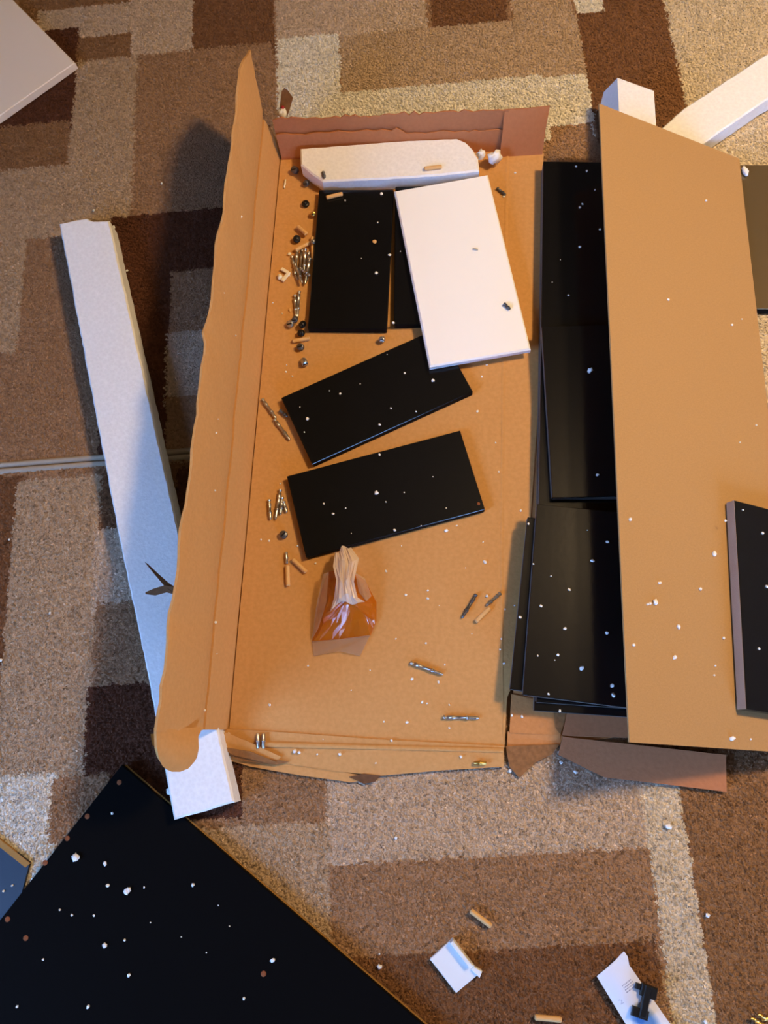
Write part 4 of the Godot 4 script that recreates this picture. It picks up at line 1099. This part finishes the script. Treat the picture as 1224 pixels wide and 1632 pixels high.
func make_crumbs() -> void:
	crumbs([[Vector3(-0.1293, 0.006, -0.7461), 3], [Vector3(-0.1328, 0.006, -0.7317), 4], [Vector3(-0.1222, 0.006, -0.7196), 3], [Vector3(0.2499, 0.006, -0.6606), 3], [Vector3(0.2349, 0.006, -0.6381), 3], [Vector3(0.2106, 0.006, -0.57), 4], [Vector3(0.2293, 0.006, -0.5009), 3], [Vector3(0.2217, 0.006, -0.4442), 3], [Vector3(-0.1786, 0.006, -0.5064), 3], [Vector3(-0.2301, 0.006, -0.4074), 3], [Vector3(-0.2157, 0.006, -0.402), 4], [Vector3(-0.1663, 0.006, -0.382), 3], [Vector3(0.1032, 0.006, -0.3542), 6], [Vector3(0.124, 0.006, -0.3595), 3], [Vector3(0.1634, 0.006, -0.3201), 3], [Vector3(0.1583, 0.006, -0.2835), 5], [Vector3(-0.1391, 0.006, -0.343), 4], [Vector3(-0.0176, 0.006, -0.3037), 3], [Vector3(0.0089, 0.006, -0.2543), 5], [Vector3(0.0485, 0.006, -0.2542), 3], [Vector3(0.0455, 0.006, -0.2399), 4], [Vector3(0.1477, 0.006, -0.2235), 5], [Vector3(-0.0235, 0.006, -0.182), 3], [Vector3(0.0262, 0.006, -0.1643), 4], [Vector3(0.0504, 0.006, -0.1223), 3], [Vector3(-0.0094, 0.006, -0.1094), 5], [Vector3(0.0336, 0.006, -0.0955), 4], [Vector3(-0.0005, 0.006, -0.0683), 4], [Vector3(0.0074, 0.006, -0.0646), 3], [Vector3(0.0434, 0.006, -0.0554), 3], [Vector3(-0.2574, 0.006, -0.1146), 5], [Vector3(-0.0321, 0.006, -0.041), 5], [Vector3(0.0353, 0.006, -0.0185), 3], [Vector3(-0.1767, 0.006, -0.0411), 3], [Vector3(0.4077, 0.006, -1.0787), 4], [Vector3(0.3712, 0.006, -1.0268), 4], [Vector3(-0.1353, 0.006, -0.8892), 3], [Vector3(0.2352, 0.006, -0.6394), 3], [Vector3(0.155, 0.006, -0.146), 3], [Vector3(0.1486, 0.006, -0.1287), 3], [Vector3(0.1495, 0.006, -0.1047), 4], [Vector3(0.1908, 0.006, -0.1977), 3], [Vector3(0.1733, 0.006, -0.1945), 3], [Vector3(0.2429, 0.006, -0.3633), 4], [Vector3(-0.182, 0.006, -0.1665), 3], [Vector3(-0.0168, 0.006, -0.3023), 3], [Vector3(-0.0921, 0.006, -0.943), 3], [Vector3(-0.1203, 0.006, -0.8608), 3], [Vector3(-0.0704, 0.006, -0.0495), 3], [Vector3(-0.1154, 0.006, -0.1111), 2], [Vector3(-0.0775, 0.006, -0.138), 2], [Vector3(0.1223, 0.006, -0.2805), 2], [Vector3(0.0624, 0.006, -0.224), 2], [Vector3(0.1073, 0.006, -0.1645), 2], [Vector3(0.0189, 0.006, -0.3432), 2]], "on the carton floor", [[Vector3(-0.0766, 0.02, -0.9597), "beside the heap of fittings"], [Vector3(-0.126, 0.02, -0.7269), "left of the slanting black board"], [Vector3(0.235, 0.02, -0.6322), "just below the white panel"], [Vector3(0.214, 0.02, -0.5317), "right of the slanting black board"], [Vector3(-0.19, 0.02, -0.468), "beside the four bolts"], [Vector3(-0.2128, 0.02, -0.3941), "left of the lowest black board"], [Vector3(0.1021, 0.02, -0.3505), "under the lowest black board's near edge"], [Vector3(0.1656, 0.02, -0.3089), "near the lowest board's right corner"], [Vector3(-0.1616, 0.02, -0.3538), "above the amber bag"], [Vector3(-0.0033, 0.02, -0.2861), "right of the amber bag"], [Vector3(-0.1916, 0.02, -0.1682), "below the amber bag"], [Vector3(0.045, 0.02, -0.2476), "left of the grey bolt"], [Vector3(0.1451, 0.02, -0.2214), "beside the right-hand dowel"], [Vector3(0.0237, 0.02, -0.1467), "beside the lone slanting bolt"], [Vector3(-0.012, 0.02, -0.1056), "below the lone slanting bolt"], [Vector3(0.0045, 0.02, -0.0655), "above the lone level bolt"], [Vector3(0.039, 0.02, -0.0175), "below the lone level bolt"], [Vector3(-0.0408, 0.02, -0.0433), "left of the lone level bolt"], [Vector3(0.149, 0.02, -0.1216), "on the near right crease"], [Vector3(0.2398, 0.02, -0.5004), "on the crease at the middle"], [Vector3(0.1876, 0.02, -0.1903), "beside the near black board"], [Vector3(0.2415, 0.02, -0.364), "beside the middle black board"], [Vector3(0.3971, 0.02, -1.0467), "near the far right corner"], [Vector3(-0.2548, 0.02, -0.1134), "near the left pins"], [Vector3(-0.1038, 0.02, -0.1079), "between bag and near edge"], [Vector3(-0.1748, 0.02, -0.0407), "close to the near edge"]])
	crumbs([[Vector3(-0.0636, 0.0095, -0.0171), 4], [Vector3(-0.2262, 0.0095, -0.0312), 5], [Vector3(-0.2193, 0.0095, -0.0278), 5], [Vector3(-0.1896, 0.0095, -0.019), 3], [Vector3(-0.1523, 0.0095, -0.0118), 5], [Vector3(0.0447, 0.0095, 0.0303), 4], [Vector3(-0.0961, 0.0095, 0.0132), 3]], "on the carton's folded near edge", [[Vector3(-0.0631, 0.02, -0.017), "at its middle"], [Vector3(-0.2215, 0.02, -0.0294), "left of its middle, in a pair"], [Vector3(-0.1881, 0.02, -0.0189), "right of the pair"], [Vector3(-0.1511, 0.02, -0.0117), "second right of the pair"], [Vector3(0.0443, 0.02, 0.03), "near the brass pin"], [Vector3(-0.0954, 0.02, 0.0131), "on its outer rim"]])
	crumbs([[Vector3(-0.0066, 0.022, -0.4454), 9], [Vector3(-0.0909, 0.022, -0.4231), 4], [Vector3(-0.1045, 0.022, -0.4455), 3], [Vector3(0.007, 0.022, -0.4254), 3], [Vector3(0.0428, 0.022, -0.4361), 3], [Vector3(0.013, 0.022, -0.5173), 4], [Vector3(0.0122, 0.022, -0.3701), 5], [Vector3(0.1109, 0.022, -0.3912), 3], [Vector3(-0.0667, 0.022, -0.4289), 3], [Vector3(0.0601, 0.022, -0.3683), 3], [Vector3(-0.065, 0.022, -0.3804), 2], [Vector3(0.1002, 0.022, -0.4546), 2]], "on the lowest black carton board", [[Vector3(-0.0066, 0.02, -0.4461), "at its middle"], [Vector3(-0.1006, 0.02, -0.4428), "near its left end"], [Vector3(0.013, 0.02, -0.5181), "on its far edge"], [Vector3(0.0123, 0.02, -0.3706), "on its near edge"], [Vector3(0.1111, 0.02, -0.3918), "near its right end"], [Vector3(0.0428, 0.02, -0.4368), "right of the biggest crumb"], [Vector3(-0.0668, 0.02, -0.4296), "left of the biggest crumb"], [Vector3(0.0602, 0.02, -0.3689), "on its near edge, rightwards"], [Vector3(0.1004, 0.02, -0.4553), "near its far right corner"], [Vector3(0.007, 0.02, -0.4261), "just under the biggest crumb"], [Vector3(-0.0651, 0.02, -0.381), "near its near left edge"]])
	crumbs([[Vector3(0.1403, 0.022, -0.643), 6], [Vector3(0.0912, 0.022, -0.6702), 4], [Vector3(-0.0372, 0.022, -0.6546), 4], [Vector3(-0.1067, 0.022, -0.617), 6], [Vector3(-0.1168, 0.022, -0.5918), 3], [Vector3(0.0244, 0.022, -0.5764), 5], [Vector3(0.0514, 0.022, -0.6044), 3], [Vector3(0.0962, 0.022, -0.5879), 3], [Vector3(0.0039, 0.022, -0.6668), 2], [Vector3(-0.1167, 0.022, -0.6443), 2], [Vector3(-0.056, 0.022, -0.6655), 2], [Vector3(0.0661, 0.022, -0.7168), 2]], "on the slanting black board", [[Vector3(0.1405, 0.02, -0.644), "beside the white panel's corner"], [Vector3(0.0913, 0.02, -0.6712), "at the middle of its far half"], [Vector3(-0.0373, 0.02, -0.6556), "left of its middle"], [Vector3(-0.1068, 0.02, -0.6179), "near its left end"], [Vector3(-0.117, 0.02, -0.5927), "at its near left corner"], [Vector3(0.0244, 0.02, -0.5773), "on its near edge"], [Vector3(0.0931, 0.02, -0.5908), "on its near edge, rightwards"], [Vector3(0.004, 0.02, -0.6678), "near its far edge"], [Vector3(-0.1169, 0.02, -0.6453), "at its far left corner"], [Vector3(0.0662, 0.02, -0.7179), "on its far edge by the panel"]])
	crumbs([[Vector3(0.1251, 0.022, -1.0797), 6], [Vector3(0.1046, 0.022, -1.0142), 3], [Vector3(0.1134, 0.022, -0.9329), 5], [Vector3(0.0797, 0.022, -0.8977), 6], [Vector3(0.0567, 0.022, -0.9388), 2], [Vector3(0.049, 0.022, -1.0824), 3], [Vector3(0.136, 0.022, -0.9365), 3], [Vector3(0.0911, 0.022, -0.7808), 5]], "on the far black carton boards", [[Vector3(0.1252, 0.02, -1.0813), "below the foam block"], [Vector3(0.1047, 0.02, -1.0157), "above the brown chip"], [Vector3(0.1136, 0.02, -0.9343), "at the joint"], [Vector3(0.0799, 0.02, -0.899), "below the brown chip"], [Vector3(0.0568, 0.02, -0.9402), "left of its middle"], [Vector3(0.049, 0.02, -1.084), "beside the dowel"], [Vector3(0.1362, 0.02, -0.938), "beside the white panel"], [Vector3(0.0912, 0.02, -0.782), "at the joint's near end"]])
	crumbs([[Vector3(-0.1495, 0.1643, -0.9765), 4], [Vector3(-0.1963, 0.2007, -0.7993), 2], [Vector3(-0.1974, 0.1374, -0.7515), 3], [Vector3(-0.2426, 0.1715, -0.5802), 2], [Vector3(-0.2486, 0.173, -0.5552), 3], [Vector3(-0.2676, 0.1554, -0.4611), 3], [Vector3(-0.3075, 0.103, -0.2538), 4], [Vector3(-0.3161, 0.0865, -0.2052), 2], [Vector3(-0.3403, 0.1102, -0.1171), 4], [Vector3(-0.3327, 0.0084, -0.0808), 3]], "stuck to the carton's tall flap", [[Vector3(-0.1677, 0.02, -1.0954), "at its far part"], [Vector3(-0.2272, 0.02, -0.925), "above its middle on the left"], [Vector3(-0.2165, 0.02, -0.8242), "above its middle on the right"], [Vector3(-0.2781, 0.02, -0.6398), "at its middle"], [Vector3(-0.298, 0.02, -0.5134), "just below its middle"], [Vector3(-0.328, 0.02, -0.2707), "in its near part"], [Vector3(-0.3327, 0.02, -0.216), "in its near part, lower"], [Vector3(-0.3651, 0.02, -0.1256), "near its near end"], [Vector3(-0.3298, 0.02, -0.0801), "at its near lower corner"]])
	crumbs([[Vector3(0.5211, 0.036, -1.0402), 4], [Vector3(0.539, 0.036, -1.0247), 4], [Vector3(0.5427, 0.036, -0.9771), 3], [Vector3(0.5029, 0.036, -0.9438), 5], [Vector3(0.5096, 0.036, -0.9498), 4], [Vector3(0.5274, 0.036, -0.8851), 4], [Vector3(0.479, 0.036, -0.8552), 5], [Vector3(0.43, 0.036, -0.7558), 4], [Vector3(0.4351, 0.036, -0.8363), 2], [Vector3(0.4071, 0.036, -0.791), 2]], "on the stack's long board", [[Vector3(0.5275, 0.02, -1.0529), "on its far edge"], [Vector3(0.5456, 0.02, -1.0372), "on its far edge, rightwards"], [Vector3(0.5493, 0.02, -0.989), "beside the hardboard's corner"], [Vector3(0.5118, 0.02, -0.9561), "in its far part"], [Vector3(0.5338, 0.02, -0.8959), "at the hardboard's edge"], [Vector3(0.4848, 0.02, -0.8656), "at the middle of its visible part"], [Vector3(0.4352, 0.02, -0.765), "near the middle black board"], [Vector3(0.4263, 0.02, -0.8264), "left of its middle"]])
	crumbs([[Vector3(0.4219, 0.052, -0.5855), 9], [Vector3(0.3811, 0.052, -0.387), 5]], "on the middle black board of the stack")
	crumbs([[Vector3(0.3606, 0.068, -0.2624), 5], [Vector3(0.3273, 0.068, -0.236), 5], [Vector3(0.2297, 0.068, -0.2508), 3], [Vector3(0.2768, 0.068, -0.1961), 5], [Vector3(0.2243, 0.068, -0.1789), 5], [Vector3(0.2531, 0.068, -0.1348), 5], [Vector3(0.3179, 0.068, -0.1144), 5], [Vector3(0.2312, 0.068, -0.0955), 5], [Vector3(0.2633, 0.068, -0.0675), 6], [Vector3(0.3029, 0.068, -0.0313), 6], [Vector3(0.3008, 0.068, -0.0167), 6], [Vector3(0.2009, 0.068, -0.0385), 3], [Vector3(0.1992, 0.068, -0.1009), 3], [Vector3(0.2243, 0.068, -0.0886), 2], [Vector3(0.2533, 0.068, -0.2249), 2], [Vector3(0.3333, 0.068, -0.2896), 2]], "on the stack's near board", [[Vector3(0.3741, 0.02, -0.2723), "beside the hardboard, far part"], [Vector3(0.3395, 0.02, -0.2448), "in its far half"], [Vector3(0.2383, 0.02, -0.2601), "on its left edge"], [Vector3(0.2872, 0.02, -0.2035), "above its middle"], [Vector3(0.2327, 0.02, -0.1856), "near its left edge"], [Vector3(0.2626, 0.02, -0.1398), "at its middle"], [Vector3(0.3298, 0.02, -0.1186), "beside the hardboard, middle part"], [Vector3(0.2399, 0.02, -0.099), "below its middle"], [Vector3(0.2732, 0.02, -0.0701), "in its near half"], [Vector3(0.3142, 0.02, -0.0325), "upper of two beside the hardboard"], [Vector3(0.312, 0.02, -0.0174), "lower of two beside the hardboard"], [Vector3(0.2084, 0.02, -0.0399), "on its near edge"], [Vector3(0.2067, 0.02, -0.1046), "near its left edge, lower"], [Vector3(0.2628, 0.02, -0.2334), "in its far left part"], [Vector3(0.3457, 0.02, -0.3004), "on its far edge"]])
	crumbs([[Vector3(0.2414, 0.053, -0.3247), 4], [Vector3(0.1886, 0.053, -0.1693), 5], [Vector3(0.2143, 0.053, -0.0095), 5]], "on the board under the stack's near board")
	crumbs([[Vector3(0.7301, 0.0638, -0.8825), 5], [Vector3(0.5731, 0.1151, -0.6618), 4], [Vector3(0.6967, 0.0557, -0.6173), 4], [Vector3(0.7242, 0.0445, -0.6299), 3], [Vector3(0.68, 0.0461, -0.4204), 4], [Vector3(0.633, 0.0645, -0.3899), 3], [Vector3(0.3761, 0.1695, -0.2698), 5], [Vector3(0.5128, 0.1021, -0.2011), 7], [Vector3(0.3975, 0.1509, -0.166), 5], [Vector3(0.4678, 0.1177, -0.1481), 5], [Vector3(0.3805, 0.156, -0.1375), 8], [Vector3(0.3713, 0.1601, -0.1367), 5], [Vector3(0.3667, 0.1621, -0.1362), 4], [Vector3(0.4092, 0.1395, -0.0958), 5], [Vector3(0.3252, 0.1758, -0.0798), 4], [Vector3(0.388, 0.1452, -0.0517), 5], [Vector3(0.4846, 0.1032, -0.0677), 4], [Vector3(0.4555, 0.1129, -0.0289), 3], [Vector3(0.4485, 0.1149, -0.0155), 3], [Vector3(0.4478, 0.1069, 0.0797), 8], [Vector3(0.4807, 0.0915, 0.0869), 3]], "on the brown hardboard sheet", [[Vector3(0.7305, 0.0631, -0.8829), "in its far part"], [Vector3(0.5734, 0.1145, -0.6622), "at the middle of its far half"], [Vector3(0.6971, 0.055, -0.6176), "upper one near its right edge"], [Vector3(0.7246, 0.0438, -0.6302), "at its right edge"], [Vector3(0.6804, 0.0454, -0.4206), "at its right edge, lower"], [Vector3(0.6334, 0.0639, -0.3901), "near its right edge, lower"], [Vector3(0.3763, 0.1689, -0.27), "near its left edge"], [Vector3(0.5131, 0.1014, -0.2012), "left of the black board on it"], [Vector3(0.3977, 0.1502, -0.1661), "above the cluster"], [Vector3(0.468, 0.1171, -0.1481), "right of the cluster"], [Vector3(0.3807, 0.1554, -0.1376), "in the cluster, biggest"], [Vector3(0.368, 0.161, -0.1362), "in the cluster, leftmost"], [Vector3(0.4095, 0.1388, -0.0958), "below the cluster"], [Vector3(0.3254, 0.1752, -0.0798), "near its left edge, lower"], [Vector3(0.3882, 0.1445, -0.0517), "in its near half"], [Vector3(0.4849, 0.1025, -0.0677), "at the black board's edge"], [Vector3(0.4535, 0.1127, -0.0225), "near the black board's edge, lower"], [Vector3(0.448, 0.1062, 0.0797), "on its near edge"], [Vector3(0.4809, 0.0908, 0.087), "on its near edge, rightmost"]])
	crumbs([[Vector3(0.6075, 0.0844, -0.2217), 5], [Vector3(0.5837, 0.0875, -0.1344), 5], [Vector3(0.5324, 0.1025, -0.0412), 4], [Vector3(0.5827, 0.0992, -0.2635), 3], [Vector3(0.5417, 0.1163, -0.2483), 4]], "on the board lying on the hardboard", [[Vector3(0.6217, 0.0549, -0.2269), "in its far part"], [Vector3(0.5973, 0.058, -0.1376), "at the right frame edge"], [Vector3(0.5448, 0.0734, -0.0422), "in its near part"], [Vector3(0.5963, 0.07, -0.2696), "at its far corner"], [Vector3(0.5544, 0.0875, -0.2541), "at its left edge"]])
	crumbs([[Vector3(-0.6026, 0.0195, 0.064), 11], [Vector3(-0.5562, 0.0195, 0.0821), 6], [Vector3(-0.5549, 0.0195, 0.1154), 5], [Vector3(-0.5254, 0.0195, 0.1301), 9], [Vector3(-0.5211, 0.0195, 0.1281), 7], [Vector3(-0.4965, 0.0195, 0.1289), 3], [Vector3(-0.4177, 0.0195, 0.1397), 5], [Vector3(-0.6347, 0.0195, 0.137), 4], [Vector3(-0.616, 0.0195, 0.1478), 4], [Vector3(-0.5808, 0.0195, 0.1551), 3], [Vector3(-0.5349, 0.0195, 0.1989), 5], [Vector3(-0.5663, 0.0195, 0.2004), 7], [Vector3(-0.6664, 0.0195, 0.203), 4], [Vector3(-0.5326, 0.0195, 0.2491), 5], [Vector3(-0.307, 0.0195, 0.2684), 6], [Vector3(-0.3587, 0.0195, 0.3121), 4], [Vector3(-0.5999, 0.0195, 0.2806), 4], [Vector3(-0.7108, 0.0195, 0.261), 4], [Vector3(-0.4453, 0.0195, 0.2106), 2], [Vector3(-0.3676, 0.0195, 0.2093), 2], [Vector3(-0.5382, 0.0195, 0.0081), 4], [Vector3(-0.3815, 0.0195, 0.1768), 2], [Vector3(-0.4086, 0.0195, 0.2395), 2], [Vector3(-0.4916, 0.0195, 0.1814), 2]], "on the large black panel", [[Vector3(-0.6024, 0.02, 0.0639), "near its left edge, upper part"], [Vector3(-0.556, 0.02, 0.0821), "right of the largest crumb"], [Vector3(-0.5547, 0.02, 0.1153), "below the pair near its left edge"], [Vector3(-0.5231, 0.02, 0.1295), "at its upper middle"], [Vector3(-0.4175, 0.02, 0.1397), "near its right edge"], [Vector3(-0.6345, 0.02, 0.1369), "beside its left holes"], [Vector3(-0.5806, 0.02, 0.155), "left of its middle"], [Vector3(-0.5347, 0.02, 0.1988), "at its middle"], [Vector3(-0.5661, 0.02, 0.2003), "just left of its middle"], [Vector3(-0.6662, 0.02, 0.2029), "in its lower left part"], [Vector3(-0.5324, 0.02, 0.249), "below its middle"], [Vector3(-0.3068, 0.02, 0.2683), "near its lower right edge"], [Vector3(-0.3586, 0.02, 0.312), "below the lone right-hand hole"], [Vector3(-0.5997, 0.02, 0.2805), "at the bottom frame edge"], [Vector3(-0.7105, 0.02, 0.2609), "at the bottom left frame corner"], [Vector3(-0.4451, 0.02, 0.2105), "right of its middle"], [Vector3(-0.3744, 0.02, 0.1935), "in its right part"], [Vector3(-0.538, 0.02, 0.0081), "near its top corner"], [Vector3(-0.4085, 0.02, 0.2394), "in its lower right part"], [Vector3(-0.4915, 0.02, 0.1813), "close to its middle"]])
	crumbs([[Vector3(-0.7189, 0.003, 0.0879), 4], [Vector3(-0.7339, 0.003, 0.0937), 4]], "on the dark blue board")
	crumbs([[Vector3(-0.0863, 0, 0.133), 6], [Vector3(-0.1475, 0, 0.3105), 7], [Vector3(-0.1442, 0, 0.2934), 3], [Vector3(0.3463, 0, 0.1969), 8], [Vector3(0.3672, 0, 0.3308), 6], [Vector3(0.2234, 0, 0.0889), 6], [Vector3(0.2041, 0, 0.0702), 6], [Vector3(0.2003, 0, 0.0483), 6], [Vector3(-0.6292, 0, -0.3523), 4], [Vector3(-0.7227, 0, -0.2852), 6], [Vector3(-0.479, 0, -1.2026), 5], [Vector3(-0.44, 0, -1.1495), 5], [Vector3(-0.4221, 0, -1.0369), 5], [Vector3(-0.3277, 0, -1.2365), 5], [Vector3(0.3202, 0, 0.4688), 5], [Vector3(-0.6972, 0, -0.507), 4], [Vector3(0.1193, 0, 0.067), 4]], "on the patchwork rug", [[Vector3(-0.085, 0.02, 0.131), "below the carton's near edge"], [Vector3(-0.1453, 0.02, 0.3059), "left of the white bracket"], [Vector3(-0.1421, 0.02, 0.2891), "left of the white bracket, farther up"], [Vector3(0.3412, 0.02, 0.194), "at the pale stripe's top"], [Vector3(0.3617, 0.02, 0.3259), "right of the pale stripe"], [Vector3(0.2201, 0.02, 0.0876), "below the tray's near flap"], [Vector3(0.2011, 0.02, 0.0692), "at the tray flap's left corner"], [Vector3(0.1974, 0.02, 0.0476), "at the tray's torn corner"], [Vector3(-0.6199, 0.02, -0.3471), "left of the long foam bar"], [Vector3(-0.712, 0.02, -0.281), "at the left frame edge"], [Vector3(-0.4719, 0.02, -1.1847), "just beyond the long foam bar"], [Vector3(-0.4335, 0.02, -1.1325), "right of the foam bar's far end"], [Vector3(-0.4159, 0.02, -1.0215), "in the shade of the tall flap"], [Vector3(-0.3228, 0.02, -1.2182), "at the far end of the flap's shade"], [Vector3(0.3154, 0.02, 0.4619), "at the bottom frame edge"], [Vector3(-0.6868, 0.02, -0.4995), "at the left frame edge, on dark brown"], [Vector3(0.1176, 0.02, 0.066), "at the carton's near right corner"]])
	crumbs([[Vector3(0.1426, 0.0065, -0.0182), 4], [Vector3(0.1585, 0.0065, -0.013), 4]], "on the tray's folded corner")
